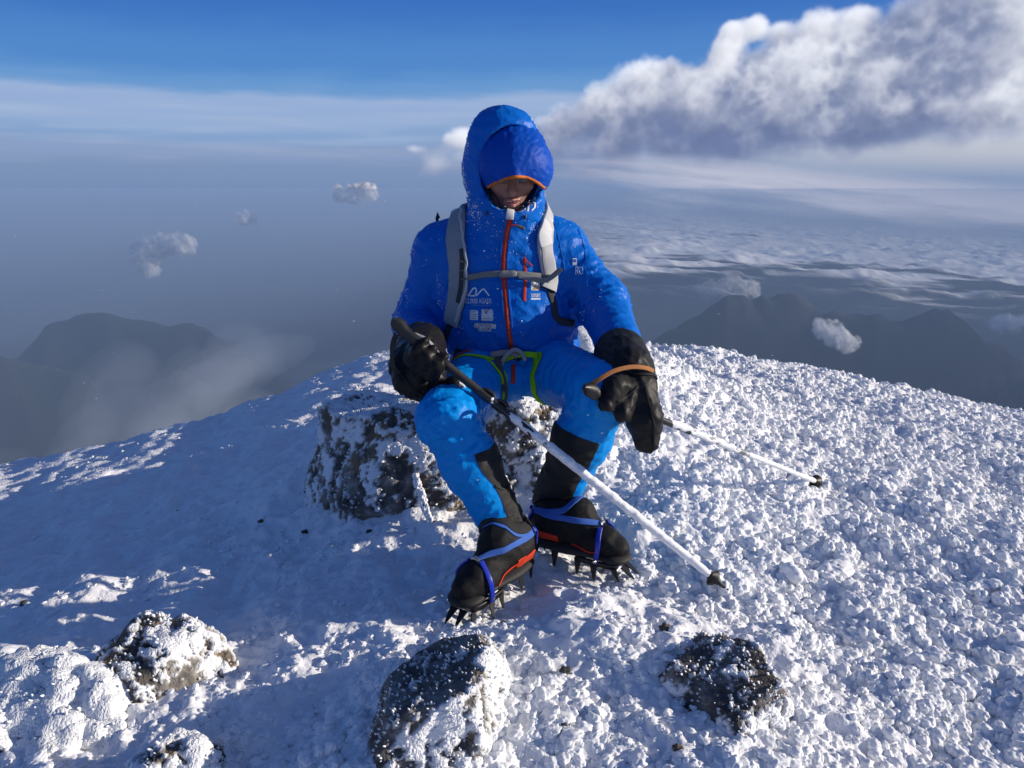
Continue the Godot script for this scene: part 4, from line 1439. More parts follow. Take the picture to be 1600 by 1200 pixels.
const HEEL_R := Vector3(0.035, 0.062, -1.985)
const TOE_R := Vector3(-0.128, 0.046, -1.745)
const HEEL_L := Vector3(0.068, 0.072, -2.09)
const TOE_L := Vector3(0.300, 0.058, -1.955)

func boot_axes(heel: Vector3, toe: Vector3) -> Basis:
	var fw := (toe - heel).normalized()
	var lf := Vector3.UP.cross(fw).normalized()
	return Basis(fw, lf, fw.cross(lf))       # columns: forward, left, up

func boot_field(heel: Vector3, toe: Vector3, ankle: Vector3) -> Field:
	var b := boot_axes(heel, toe)
	var L := heel.distance_to(toe)
	var lo := heel.min(toe).min(ankle) - Vector3(0.12, 0.06, 0.12)
	var hi := heel.max(toe).max(ankle) + Vector3(0.12, 0.14, 0.12)
	var f := Field.new(lo, hi, 0.0048)
	var at := func(x: float, y: float, z: float) -> Vector3: return heel + b * Vector3(x, y, z)
	f.bone(at.call(0.035, 0, 0.045), at.call(0.10, 0, 0.05), 0.042, 0.040, 0.03)
	f.bone(at.call(0.10, 0, 0.048), at.call(L - 0.07, 0.004, 0.038), 0.041, 0.042, 0.03)
	f.bone(at.call(L - 0.08, 0.004, 0.036), at.call(L - 0.025, 0.0, 0.030), 0.043, 0.034, 0.03, b.z, 0.8)
	f.bone(at.call(0.055, 0, 0.06), at.call(0.125, 0, 0.098), 0.05, 0.046, 0.04)
	var shin := ((KNEE_R if heel == HEEL_R else KNEE_L) - ankle).normalized()
	f.bone(at.call(0.06, 0, 0.07), ankle, 0.05, 0.050, 0.04)
	f.bone(ankle, ankle + shin * 0.07, 0.050, 0.049, 0.02)
	f.alter(func(p: Vector3, d: float) -> float:
		d -= (creases(fold, p * 1.3, Vector3(0, 1, 0), 1.4) - 0.25) * 0.004 + (creases(fold2, p, b.x, 1.5) - 0.3) * 0.0014
		return d, 0.03)
	return f

func build_boots(who: Node3D, red: Material) -> void:
	boot_r_f = boot_field(HEEL_R, TOE_R, ANKLE_R)
	boot_l_f = boot_field(HEEL_L, TOE_L, ANKLE_L)
	var shell := cloth(Color(0.013, 0.013, 0.0135), 0.62, 0.10, 90.0)
	var rubber := mat(Color(0.010, 0.010, 0.010), 0.7)
	for k in 2:
		var f: Field = [boot_r_f, boot_l_f][k]
		var heel: Vector3 = [HEEL_R, HEEL_L][k]
		var toe: Vector3 = [TOE_R, TOE_L][k]
		var b := boot_axes(heel, toe)
		var L := heel.distance_to(toe)
		var cut := split(f.nets(), func(p: Vector3) -> float: return (b.transposed() * (p - heel)).z - 0.012)
		var boot := obj("boot", net_mesh(cut[0]), shell, who)
		boot.set_meta("label", ["black boot with a red stripe on its inner side, toe down", "black boot turned sideways with red at the heel"][k])
		# lugged sole
		var sf := Field.new(heel.min(toe) - Vector3(0.09, 0.05, 0.09), heel.max(toe) + Vector3(0.09, 0.06, 0.09), 0.0045)
		var at := func(x: float, y: float, z: float) -> Vector3: return heel + b * Vector3(x, y, z)
		sf.bone(at.call(0.04, 0, 0.006), at.call(0.10, 0, 0.008), 0.047, 0.042, 0.02, b.z, 0.36)
		sf.bone(at.call(0.10, 0, 0.008), at.call(L - 0.03, 0, 0.006), 0.042, 0.047, 0.03, b.z, 0.36)
		obj("sole", net_mesh(sf.nets()), rubber, boot)
		var side := 1.0 if k == 0 else -1.0
		if k == 0:
			var line := []
			for q in [[0.055, 0.052], [0.085, 0.050], [0.115, 0.036], [0.15, 0.026], [0.20, 0.020]]: line.append(f.snap(at.call(q[0], 0.055, q[1])))
			obj("red_stripe", net_mesh(strap(f, line, 0.007, 0.002, 0.001)), red, boot)
			obj("red_panel", net_mesh(strap(f, [f.snap(at.call(0.045, 0.055, 0.038)), f.snap(at.call(0.075, 0.055, 0.040)), f.snap(at.call(0.112, 0.055, 0.034))], 0.030, 0.0018, 0.001)), cloth(Color(0.66, 0.075, 0.03), 0.45), boot)
		else:
			obj("red_panel", net_mesh(strap(f, [f.snap(at.call(0.02, -0.05, 0.035)), f.snap(at.call(0.05, -0.055, 0.036)), f.snap(at.call(0.095, -0.055, 0.034))], 0.026, 0.0018, 0.001)), cloth(Color(0.60, 0.05, 0.022), 0.5), boot)
			var line := []
			for q in [[0.13, 0.020], [0.17, 0.016], [0.21, 0.015]]: line.append(f.snap(at.call(q[0], -0.055, q[1])))
			obj("red_stripe", net_mesh(strap(f, line, 0.004, 0.002, 0.001)), red, boot)
		# liner cuff round the ankle
		obj("gaiter_cuff", net_mesh(strap(f, ring_pts(f, ([ANKLE_R, ANKLE_L][k] as Vector3) + Vector3(0, 0.012, 0), 0.06), 0.03, 0.004, 0.001)), cloth(Color(0.03, 0.03, 0.032), 0.8), boot)

func ring_pts(f: Field, c: Vector3, r: float) -> Array:
	var out := []
	for k in 13:
		var a := TAU * k / 12.0
		out.append(f.snap(c + Vector3(cos(a) * r, 0, sin(a) * r)))
	return out

# frozen spray on hood, shoulder and sleeve
func build_frost(who: Node3D) -> void:
	var fl := flake_mesh(5)
	var xf := []
	var r := RandomNumberGenerator.new()
	r.seed = 77
	var n := noise(88, 14.0, 3)
	var tries := 0
	while xf.size() < 5200 and tries < 120000:
		tries += 1
		var f := hood_f if r.randf() < 0.62 else jacket_f
		var p: Vector3
		if f == hood_f:
			p = f.o + Vector3(r.randf() * f.nx, r.randf() * f.ny, r.randf() * f.nz) * f.h
			if p.z < -2.5: continue
		else:
			p = Vector3(r.randf_range(-0.42, 0.30), r.randf_range(0.6, 1.0), r.randf_range(-2.56, -2.2))
		if absf(f.sample(p)) > 0.03: continue
		var q := f.snap(p)
		var g := f.grad(q).normalized()
		if g.z < -0.3: continue
		# rime gathers on the windward side: hood's left edge, right sleeve, collar
		var w := sstep(-0.2, -0.8, g.x) * 0.55 if q.y > 0.95 else sstep(-0.5, -0.95, g.x) * 0.5 * sstep(0.0, 0.2, n.get_noise_3dv(q))
		if f == hood_f: w += sstep(0.3, 0.9, g.x) * 0.22 * sstep(1.0, 1.12, q.y)
		if q.y > 0.90 and q.y < 1.01 and q.x > -0.11 and q.x < 0.10: w += 0.30
		if f == jacket_f and q.y > 0.8 and absf(q.x + 0.02) < 0.1: w += 0.12
		w += 0.02
		w *= 0.15 + 1.6 * sstep(0.0, 0.4, n.get_noise_3dv(q))
		if f == hood_f and g.z > 0.4 and q.z > -2.39 and q.y > 0.99: continue
		if r.randf() > w: continue
		var s := r.randf_range(0.0005, 0.0016) * (1.6 if r.randf() < 0.1 else 1.0)
		var bs := Basis(Vector3(r.randf_range(-1, 1), r.randf_range(-1, 1), r.randf_range(-1, 1)).normalized(), r.randf() * TAU).scaled(Vector3(s, s, s) * Vector3(r.randf_range(0.7, 1.5), r.randf_range(0.6, 1.1), 1))
		xf.append(Transform3D(bs, q + g * s * 0.3))
	scatter("frost", fl, xf, snow_mat(), who)

func scatter(called: String, m: Mesh, xf: Array, mt: Material, parent: Node = null, colors := []) -> MultiMeshInstance3D:
	var mm := MultiMesh.new()
	mm.transform_format = MultiMesh.TRANSFORM_3D
	mm.use_colors = colors.size() > 0
	mm.mesh = m
	mm.instance_count = xf.size()
	for i in xf.size():
		mm.set_instance_transform(i, xf[i])
		if colors.size(): mm.set_instance_color(i, colors[i])
	var o := MultiMeshInstance3D.new()
	o.multimesh = mm
	o.material_override = mt
	o.set_meta("kind", "stuff")
	if parent == null:
		o.name = numbered(called)
		add_child(o)
	else:
		o.name = called
		parent.add_child(o, true)
	return o

var snow_m: StandardMaterial3D
func snow_mat() -> StandardMaterial3D:
	if snow_m == null:
		snow_m = mat(Color(0.86, 0.87, 0.88), 0.7)
		snow_m.metallic_specular = 0.3
	return snow_m

# a small lump: an icosphere pushed about by noise
func lump(sd: int, sub := 1, rough := 0.3, freq := 1.3) -> ArrayMesh:
	var s := ico(sub)
	var n := noise(sd, freq, 3)
	var v := PackedVector3Array()
	for p in s.v:
		v.append(p * (1.0 + rough * n.get_noise_3dv(p * 1.0 + Vector3(sd, 0, 0)) * 1.6))
	return arr_mesh(v, s.i)

# a knob of rime: a dome budded all over with smaller ones
func knob(sd: int, sub := 3) -> ArrayMesh:
	var s := ico(sub)
	var c := noise(sd, 1.15, 1, FastNoiseLite.TYPE_CELLULAR)
	c.cellular_return_type = FastNoiseLite.RETURN_DISTANCE
	c.fractal_type = FastNoiseLite.FRACTAL_NONE
	var n := noise(sd + 1, 0.9, 2)
	var v := PackedVector3Array()
	for p in s.v:
		var q: Vector3 = p + Vector3(sd * 3.1, 0, 0)
		v.append(p * (0.92 - 0.42 * (c.get_noise_3dv(q) + 0.55) + 0.22 * n.get_noise_3dv(q)))
	return arr_mesh(v, s.i)

func flake_mesh(sd: int) -> ArrayMesh:
	return lump(sd, 1, 0.35)

var ico_cache := {}
func ico(sub: int) -> Dictionary:
	if ico_cache.has(sub): return ico_cache[sub]
	var t := (1.0 + sqrt(5.0)) / 2.0
	var v := PackedVector3Array()
	for p in [[-1, t, 0], [1, t, 0], [-1, -t, 0], [1, -t, 0], [0, -1, t], [0, 1, t], [0, -1, -t], [0, 1, -t], [t, 0, -1], [t, 0, 1], [-t, 0, -1], [-t, 0, 1]]:
		v.append(Vector3(p[0], p[1], p[2]).normalized())
	var idx := [0, 11, 5, 0, 5, 1, 0, 1, 7, 0, 7, 10, 0, 10, 11, 1, 5, 9, 5, 11, 4, 11, 10, 2, 10, 7, 6, 7, 1, 8, 3, 9, 4, 3, 4, 2, 3, 2, 6, 3, 6, 8, 3, 8, 9, 4, 9, 5, 2, 4, 11, 6, 2, 10, 8, 6, 7, 9, 8, 1]
	for s in sub:
		var mid := {}
		var out := []
		for k in range(0, idx.size(), 3):
			var tri := [idx[k], idx[k + 1], idx[k + 2]]
			var m := []
			for e in 3:
				var key := Vector2i(mini(tri[e], tri[(e + 1) % 3]), maxi(tri[e], tri[(e + 1) % 3]))
				if not mid.has(key):
					mid[key] = v.size()
					v.append(((v[key.x] + v[key.y]) * 0.5).normalized())
				m.append(mid[key])
			out.append_array([tri[0], m[0], m[2], tri[1], m[1], m[0], tri[2], m[2], m[1], m[0], m[1], m[2]])
		idx = out
	var ii := PackedInt32Array()
	for k in range(0, idx.size(), 3): ii.append_array([idx[k], idx[k + 2], idx[k + 1]])
	ico_cache[sub] = {"v": v, "i": ii}
	return ico_cache[sub]

# ------------------------------------------------------------------ poles, pack, harness, crampons
const POLE_A_TOP := Vector3(-0.297, 0.688, -2.0)
const POLE_A_TIP := Vector3(0.562, 0.008, -1.885)
const POLE_B_TOP := Vector3(0.181, 0.548, -1.865)
const POLE_B_TIP := Vector3(1.085, 0.018, -2.625)

func build_gear() -> void:
	build_pole(POLE_A_TOP, POLE_A_TIP, "frosted trekking pole slanting down across the climber's shins to the snow", true)
	build_pole(POLE_B_TOP, POLE_B_TIP, "frosted trekking pole reaching out from the climber's knee over the popcorn rime on the right", false)
	build_pack()
	build_harness()
	build_crampon(boot_r_f, HEEL_R, TOE_R, ANKLE_R, 1.0, "blue and black crampon strapped to the boot that points at the camera")
	build_crampon(boot_l_f, HEEL_L, TOE_L, ANKLE_L, -1.0, "blue and black crampon strapped to the boot that is turned sideways")

func build_pole(a: Vector3, b: Vector3, label: String, near_one: bool) -> void:
	var o := thing("trekking_pole", label, "trekking pole", Vector3.ZERO, "trekking poles")
	var ax := (b - a).normalized()
	var L := a.distance_to(b)
	var at := func(d: float) -> Vector3: return a + ax * d
	var up := (Vector3.UP - ax * ax.dot(Vector3.UP)).normalized()
	var dark := mat(Color(0.014, 0.014, 0.015), 0.42)
	var foam := mat(Color(0.022, 0.022, 0.023), 0.8)
	var alu := mat(Color(0.30, 0.30, 0.31), 0.35, 0.6)
	# grip: flared knob, waist, finger swells, collar
	var ds := [-0.012, -0.006, 0.004, 0.016, 0.030, 0.045, 0.060, 0.078, 0.095, 0.112, 0.130, 0.148, 0.165, 0.172]
	var rs := [0.004, 0.013, 0.018, 0.019, 0.0172, 0.0145, 0.0138, 0.0146, 0.0136, 0.0146, 0.0136, 0.0146, 0.0132, 0.009]
	var pts := []
	for d in ds: pts.append(at.call(d) + up * (0.004 if d < 0.03 else 0.0))
	obj("grip", net_mesh(tube(pts, rs, 16)), dark, o)
	pts = []
	rs = []
	for k in 10:
		pts.append(at.call(0.165 + k * 0.012))
		rs.append(0.0106 + 0.0010 * float(k % 2))
	obj("lower_grip", net_mesh(tube(pts, rs, 12)), foam, o)
	var j1 := 0.44
	var j2 := 0.74
	obj("upper_shaft", net_mesh(tube([at.call(0.265), at.call(j1 + 0.01)], [0.0095, 0.0095], 12)), mat(Color(0.02, 0.02, 0.022), 0.4), o)
	obj("middle_shaft", net_mesh(tube([at.call(j1), at.call(j2 + 0.01)], [0.0085, 0.0085], 12)), alu, o)
	obj("lower_shaft", net_mesh(tube([at.call(j2), at.call(L - 0.055)], [0.0072, 0.0065], 12)), mat(Color(0.55, 0.55, 0.55), 0.4, 0.3), o)
	# flick locks
	for d in ([0.292, 0.338] if near_one else [0.292]):
		var cl := obj("clamp", net_mesh(tube([at.call(d - 0.018), at.call(d - 0.016), at.call(d + 0.016), at.call(d + 0.018)], [0.009, 0.0125, 0.0125, 0.009], 12)), dark, o)
		var sd := ax.cross(up).normalized()
		var base: Vector3 = at.call(d) + up * 0.011
		obj("lever", net_mesh(tube([base - ax * 0.014, base + up * 0.006 - ax * 0.006, base + up * 0.007 + ax * 0.012, base + up * 0.003 + ax * 0.022], [0.003, 0.005, 0.005, 0.003], 8)), dark, cl)
	# basket and carbide tip
	var bt := L - 0.052
	obj("basket", net_mesh(tube([at.call(bt - 0.014), at.call(bt - 0.010), at.call(bt - 0.004), at.call(bt), at.call(bt + 0.004), at.call(bt + 0.012), at.call(bt + 0.02)], [0.0085, 0.011, 0.0215, 0.0235, 0.021, 0.011, 0.008], 18)), mat(Color(0.012, 0.012, 0.012), 0.5), o)
	obj("tip", net_mesh(tube([at.call(bt + 0.012), at.call(L - 0.016), at.call(L - 0.004), at.call(L)], [0.0072, 0.0052, 0.0036, 0.002], 10)), mat(Color(0.05, 0.05, 0.05), 0.4, 0.5), o)
	# rime: a rough white sleeve thickest on the windward upper side
	var rime := mat(Color(0.86, 0.87, 0.88), 0.8)
	var n := noise(301 if near_one else 302, 42.0, 3)
	var runs := [[0.30, 0.335], [0.362, L - 0.066]] if near_one else [[0.345, 0.72], [0.775, L - 0.06]]
	for run in runs:
		var v := PackedVector3Array()
		var m := int((run[1] - run[0]) / 0.0035)
		var sides := 18
		var sd := ax.cross(up).normalized()
		for k in m + 1:
			var d: float = lerpf(run[0], run[1], k / float(m))
			var c: Vector3 = at.call(d)
			var e := minf(1.0, minf(k, m - k) / 7.0)
			var thick := 0.006 if d < 0.72 else (0.0045 if near_one else 0.0012)
			for j in sides:
				var t := TAU * j / sides
				var dir := up * cos(t) + sd * sin(t)
				var wind := 0.35 + 0.65 * sstep(-0.4, 0.8, dir.dot((up + Vector3(-0.3, 0, 0.3)).normalized()))
				var gap := sstep(-0.35, 0.0, n.get_noise_3dv(c * 0.45 + dir * 0.012)) if not near_one or d < 0.5 else 1.0
				var r := 0.0078 + thick * wind * e * gap + (n.get_noise_3dv(c + dir * 0.01) * 0.0035 * wind * e)
				v.append(c + dir * maxf(r, 0.0064))
		var idx := grid_index(m + 1, sides, true, true)
		obj("rime", arr_mesh(v, idx), rime, o)
	# wrist loop
	if near_one:
		obj("strap", net_mesh(strap(jacket_f, [at.call(0.02) - up * 0.018, at.call(0.03) - up * 0.05 + Vector3(0, 0, 0.0), at.call(0.08) - up * 0.095 + Vector3(-0.01, 0, -0.02), at.call(0.12) - up * 0.09 + Vector3(0, 0, -0.06)], 0.016, 0.0018, 0.0, false, Vector3(-0.5, 0.2, 0.8))), mat(Color(0.018, 0.018, 0.018), 0.7), o)
	else:
		obj("strap", net_mesh(strap(jacket_f, [at.call(0.006) + up * 0.016, Vector3(0.212, 0.575, -1.872), Vector3(0.248, 0.592, -1.885), Vector3(0.292, 0.597, -1.905), Vector3(0.33, 0.590, -1.925), Vector3(0.355, 0.575, -1.955)], 0.011, 0.0018, 0.0, false, Vector3(0, 0.4, 1))), cloth(Color(0.36, 0.15, 0.05), 0.7), o)

func build_pack() -> void:
	var o := thing("backpack", "grey backpack on the climber's back, its pale straps buckled across the blue jacket", "backpack", Vector3.ZERO)
	var grey := cloth(Color(0.28, 0.29, 0.31), 0.7, 0.05, 120.0)
	var pale := cloth(Color(0.46, 0.46, 0.46), 0.7, 0.05, 120.0)
	var dark := cloth(Color(0.05, 0.05, 0.055), 0.7)
	var f := Field.new(Vector3(-0.30, 0.42, -2.92), Vector3(0.24, 1.02, -2.50), 0.012)
	f.bone(Vector3(-0.09, 0.86, -2.70), Vector3(-0.06, 0.56, -2.68), 0.11, 0.12, 0.08)
	f.bone(Vector3(0.02, 0.86, -2.70), Vector3(0.05, 0.56, -2.68), 0.11, 0.12, 0.08)
	f.ball(Vector3(-0.04, 0.90, -2.70), Vector3(0.16, 0.07, 0.11), 0.05)
	f.alter(func(p: Vector3, d: float) -> float: return d - (creases(fold, p, Vector3.UP, 1.5) - 0.25) * 0.01, 0.04)
	obj("pack_body", net_mesh(f.nets()), grey, o)
	# snow lying on the lid
	var sf := Field.new(Vector3(-0.24, 0.88, -2.66), Vector3(-0.08, 1.02, -2.5), 0.006)
	sf.ball(Vector3(-0.165, 0.945, -2.57), Vector3(0.03, 0.016, 0.03), 0.01)
	sf.ball(Vector3(-0.145, 0.95, -2.575), Vector3(0.022, 0.014, 0.025), 0.01)
	obj("snow_cap", net_mesh(sf.nets()), snow_mat(), o)
	obj("axe_loop", net_mesh(tube([Vector3(-0.232, 0.90, -2.56), Vector3(-0.236, 0.93, -2.56), Vector3(-0.234, 0.945, -2.56), Vector3(-0.228, 0.93, -2.56)], [0.004, 0.005, 0.005, 0.003], 8)), dark, o)
	var j := jacket_f
	var q := func(x: float, y: float) -> Vector3: return j.hit(Vector3(x, y + 0.012, -2.08), Vector3(0, -0.14, -1))
	# right strap, over the shoulder and down to the armpit
	var right := [Vector3(-0.140, 0.965, -2.575), j.snap(Vector3(-0.160, 0.965, -2.50)), j.snap(Vector3(-0.170, 0.945, -2.42)), q.call(-0.163, 0.90), q.call(-0.157, 0.84), q.call(-0.157, 0.77), q.call(-0.168, 0.70), q.call(-0.180, 0.655)]
	obj("shoulder_strap", net_mesh(strap(j, right, 0.060, 0.010, 0.002)), grey, o)
	obj("strap_edge", net_mesh(strap(j, right.map(func(p): return p + Vector3(0.030, 0, 0)), 0.006, 0.012, 0.002)), pale, o)
	obj("webbing", net_mesh(strap(j, [q.call(-0.142, 0.872), q.call(-0.140, 0.83), q.call(-0.143, 0.77), q.call(-0.152, 0.72)], 0.013, 0.002, 0.013)), dark, o)
	var left := [Vector3(0.075, 0.965, -2.575), j.snap(Vector3(0.082, 0.965, -2.50)), j.snap(Vector3(0.088, 0.94, -2.42)), q.call(0.092, 0.89), q.call(0.103, 0.83), q.call(0.109, 0.785), q.call(0.104, 0.755)]
	obj("shoulder_strap", net_mesh(strap(j, left, 0.050, 0.010, 0.002)), pale, o)
	obj("strap_panel", net_mesh(strap(j, [j.snap(Vector3(0.085, 0.95, -2.44)), q.call(0.088, 0.915), q.call(0.093, 0.885)], 0.046, 0.003, 0.012)), cloth(Color(0.6, 0.6, 0.6), 0.6), o)
	obj("webbing", net_mesh(strap(j, [q.call(0.082, 0.885), q.call(0.086, 0.85), q.call(0.094, 0.81), q.call(0.100, 0.775)], 0.012, 0.002, 0.013)), grey, o)
	obj("lower_strap", net_mesh(strap(j, [q.call(-0.168, 0.70), q.call(-0.182, 0.66), q.call(-0.196, 0.615), j.snap(Vector3(-0.205, 0.56, -2.36))], 0.024, 0.003, 0.002)), dark, o)
	obj("lower_strap", net_mesh(strap(j, [q.call(0.106, 0.765), q.call(0.122, 0.72), q.call(0.134, 0.67), j.snap(Vector3(0.15, 0.62, -2.40))], 0.022, 0.003, 0.002)), dark, o)
	# sternum strap with its buckle
	var chest := []
	for k in [[-0.132, 0.793], [-0.10, 0.798], [-0.06, 0.803], [-0.02, 0.804], [0.02, 0.803], [0.06, 0.799], [0.095, 0.797]]: chest.append(q.call(k[0], k[1]) + Vector3(0, 0, 0.006))
	obj("sternum_strap", net_mesh(strap(j, chest, 0.017, 0.0025, 0.008)), cloth(Color(0.20, 0.20, 0.19), 0.7), o)
	obj("loose_end", net_mesh(strap(j, [q.call(0.02, 0.799) + Vector3(0, 0, 0.015), q.call(0.06, 0.790) + Vector3(0, 0, 0.018), q.call(0.10, 0.788) + Vector3(0, 0, 0.025), Vector3(0.142, 0.798, -2.30)], 0.015, 0.0025, 0.0, false, Vector3(0, 0.1, 1))), cloth(Color(0.22, 0.22, 0.21), 0.7), o)
	var b0: Vector3 = q.call(-0.012, 0.804) + Vector3(0, 0, 0.016)
	var bk := Field.new(b0 - Vector3(0.04, 0.03, 0.03), b0 + Vector3(0.04, 0.03, 0.03), 0.003)
	bk.bone(b0 - Vector3(0.016, 0, 0), b0 + Vector3(0.014, 0, 0), 0.011, 0.010, 0.004, Vector3.BACK, 0.5)
	bk.bone(b0 + Vector3(0.010, 0.006, 0), b0 + Vector3(0.024, 0.004, 0), 0.004, 0.003, 0.003)
	bk.bone(b0 + Vector3(0.010, -0.006, 0), b0 + Vector3(0.024, -0.004, 0), 0.004, 0.003, 0.003)
	obj("buckle", net_mesh(bk.nets()), mat(Color(0.24, 0.24, 0.23), 0.5), o)
	for k in [[-0.138, 0.79], [-0.140, 0.815], [-0.142, 0.84], [0.098, 0.79], [0.10, 0.80]]:
		var c: Vector3 = q.call(k[0], k[1]) + Vector3(0, 0, 0.016)
		obj("ladder_lock", net_mesh(tube([c - Vector3(0.011, 0, 0), c - Vector3(0.009, 0, 0), c + Vector3(0.009, 0, 0), c + Vector3(0.011, 0, 0)], [0.002, 0.0036, 0.0036, 0.002], 6)), mat(Color(0.10, 0.10, 0.10), 0.4), o)
	# hip belt end and red tape at the side
	obj("hip_belt", net_mesh(strap(j, [Vector3(0.155, 0.50, -2.44), Vector3(0.150, 0.535, -2.40), Vector3(0.135, 0.545, -2.36), Vector3(0.118, 0.542, -2.33)], 0.034, 0.004, 0.004)), cloth(Color(0.01, 0.17, 0.55), 0.6), o)
	obj("belt_buckle", net_mesh(strap(j, [Vector3(0.142, 0.528, -2.38), Vector3(0.146, 0.548, -2.385)], 0.018, 0.004, 0.010)), cloth(Color(0.03, 0.03, 0.035), 0.6), o)
	obj("side_tape", net_mesh(strap(j, [Vector3(0.130, 0.572, -2.42), Vector3(0.150, 0.580, -2.44), Vector3(0.172, 0.592, -2.47), Vector3(0.19, 0.598, -2.50)], 0.020, 0.003, 0.0, false, Vector3(0, 0.6, 1))), cloth(Color(0.16, 0.012, 0.022), 0.7), o)

func build_harness() -> void:
	var o := thing("climbing_harness", "climbing harness with lime green leg loops round the climber's blue trousers", "harness", Vector3.ZERO)
	var green := cloth(Color(0.30, 0.62, 0.02), 0.65, 0.05, 140.0)
	var black := cloth(Color(0.02, 0.02, 0.022), 0.7)
	var grey := cloth(Color(0.20, 0.19, 0.19), 0.7)
	var t := trousers_f
	var j := jacket_f
	var d := func(x: float, y: float, z: float) -> Vector3:
		# whichever garment is met first
		var p := Vector3(x, y, z)
		var a := j.hit(p, Vector3(0, -0.35, -1), 0.6)
		var b := t.hit(p, Vector3(0, -0.35, -1), 0.6)
		if a == p: return b
		if b == p: return a
		return a if a.z > b.z else b
	# waist belt below the hem
	obj("waist_belt", net_mesh(strap(j, [Vector3(-0.16, 0.545, -2.35), Vector3(-0.11, 0.54, -2.315), Vector3(-0.05, 0.538, -2.30), Vector3(0.02, 0.540, -2.295), Vector3(0.08, 0.545, -2.31), Vector3(0.13, 0.555, -2.35)], 0.030, 0.004, 0.003)), black, o)
	var a0 := Vector3(-0.040, 0.540, -2.262)
	var a1 := Vector3(0.080, 0.548, -2.268)
	# green bridge between the leg loops
	obj("bridge", net_mesh(strap(t, [a0 + Vector3(0.002, -0.012, 0.0), Vector3(-0.012, 0.548, -2.252), Vector3(0.02, 0.556, -2.25), Vector3(0.052, 0.556, -2.252), a1], 0.017, 0.004, 0.0, false, Vector3(0, 0.5, 1))), green, o)
	var loop := func(pts: Array, w: float) -> void:
		obj("leg_loop", net_mesh(strap(t, pts, w, 0.0035, 0.0015)), green, o)
	loop.call([t.snap(a1), t.snap(Vector3(0.078, 0.52, -2.235)), t.snap(Vector3(0.070, 0.475, -2.225)), t.snap(Vector3(0.068, 0.435, -2.235)), t.snap(Vector3(0.082, 0.395, -2.26)), t.snap(Vector3(0.115, 0.375, -2.29))], 0.017)
	loop.call([t.snap(a1), t.snap(Vector3(0.10, 0.545, -2.245)), t.snap(Vector3(0.092, 0.50, -2.225)), t.snap(Vector3(0.078, 0.46, -2.225))], 0.009)
	loop.call([t.snap(a0), t.snap(Vector3(-0.055, 0.52, -2.24)), t.snap(Vector3(-0.050, 0.47, -2.225)), t.snap(Vector3(-0.042, 0.43, -2.23)), t.snap(Vector3(-0.050, 0.39, -2.25)), t.snap(Vector3(-0.070, 0.365, -2.28))], 0.015)
	loop.call([t.snap(a0), t.snap(Vector3(-0.075, 0.53, -2.24)), t.snap(Vector3(-0.12, 0.545, -2.24)), t.snap(Vector3(-0.17, 0.54, -2.26))], 0.009)
	loop.call([t.snap(Vector3(-0.10, 0.545, -2.235)), t.snap(Vector3(-0.072, 0.52, -2.22)), t.snap(Vector3(-0.052, 0.478, -2.215))], 0.008)
	# tie-in loops, belay loop and the hanging belt tail
	obj("tie_in_loop", net_mesh(strap(j, [Vector3(-0.06, 0.553, -2.262), Vector3(-0.03, 0.560, -2.252), Vector3(0.0, 0.562, -2.248), Vector3(0.018, 0.556, -2.246)], 0.018, 0.004, 0.0, false, Vector3(0, 0.5, 1))), cloth(Color(0.34, 0.26, 0.25), 0.7), o)
	obj("tie_in_loop", net_mesh(strap(j, [Vector3(-0.030, 0.528, -2.240), Vector3(-0.022, 0.55, -2.235), Vector3(0.004, 0.574, -2.242), Vector3(0.026, 0.566, -2.238), Vector3(0.038, 0.542, -2.236)], 0.011, 0.004, 0.0, false, Vector3(0, 0.4, 1))), cloth(Color(0.33, 0.32, 0.32), 0.7), o)
	obj("belt_tail", net_mesh(strap(t, [Vector3(-0.042, 0.548, -2.245), t.snap(Vector3(-0.038, 0.515, -2.225)) + Vector3(0, 0, 0.006), t.snap(Vector3(-0.032, 0.47, -2.22)) + Vector3(0, 0, 0.006), t.snap(Vector3(-0.028, 0.425, -2.24)) + Vector3(0, 0, 0.008)], 0.020, 0.002, 0.0, false, Vector3(0, 0.3, 1))), cloth(Color(0.085, 0.08, 0.082), 0.75), o)
	obj("fly_zip", net_mesh(strap(t, [t.snap(Vector3(0.004, 0.53, -2.25)), t.snap(Vector3(0.003, 0.505, -2.23)), t.snap(Vector3(0.002, 0.478, -2.22))], 0.012, 0.002, 0.001)), cloth(Color(0.55, 0.045, 0.02), 0.5), o)

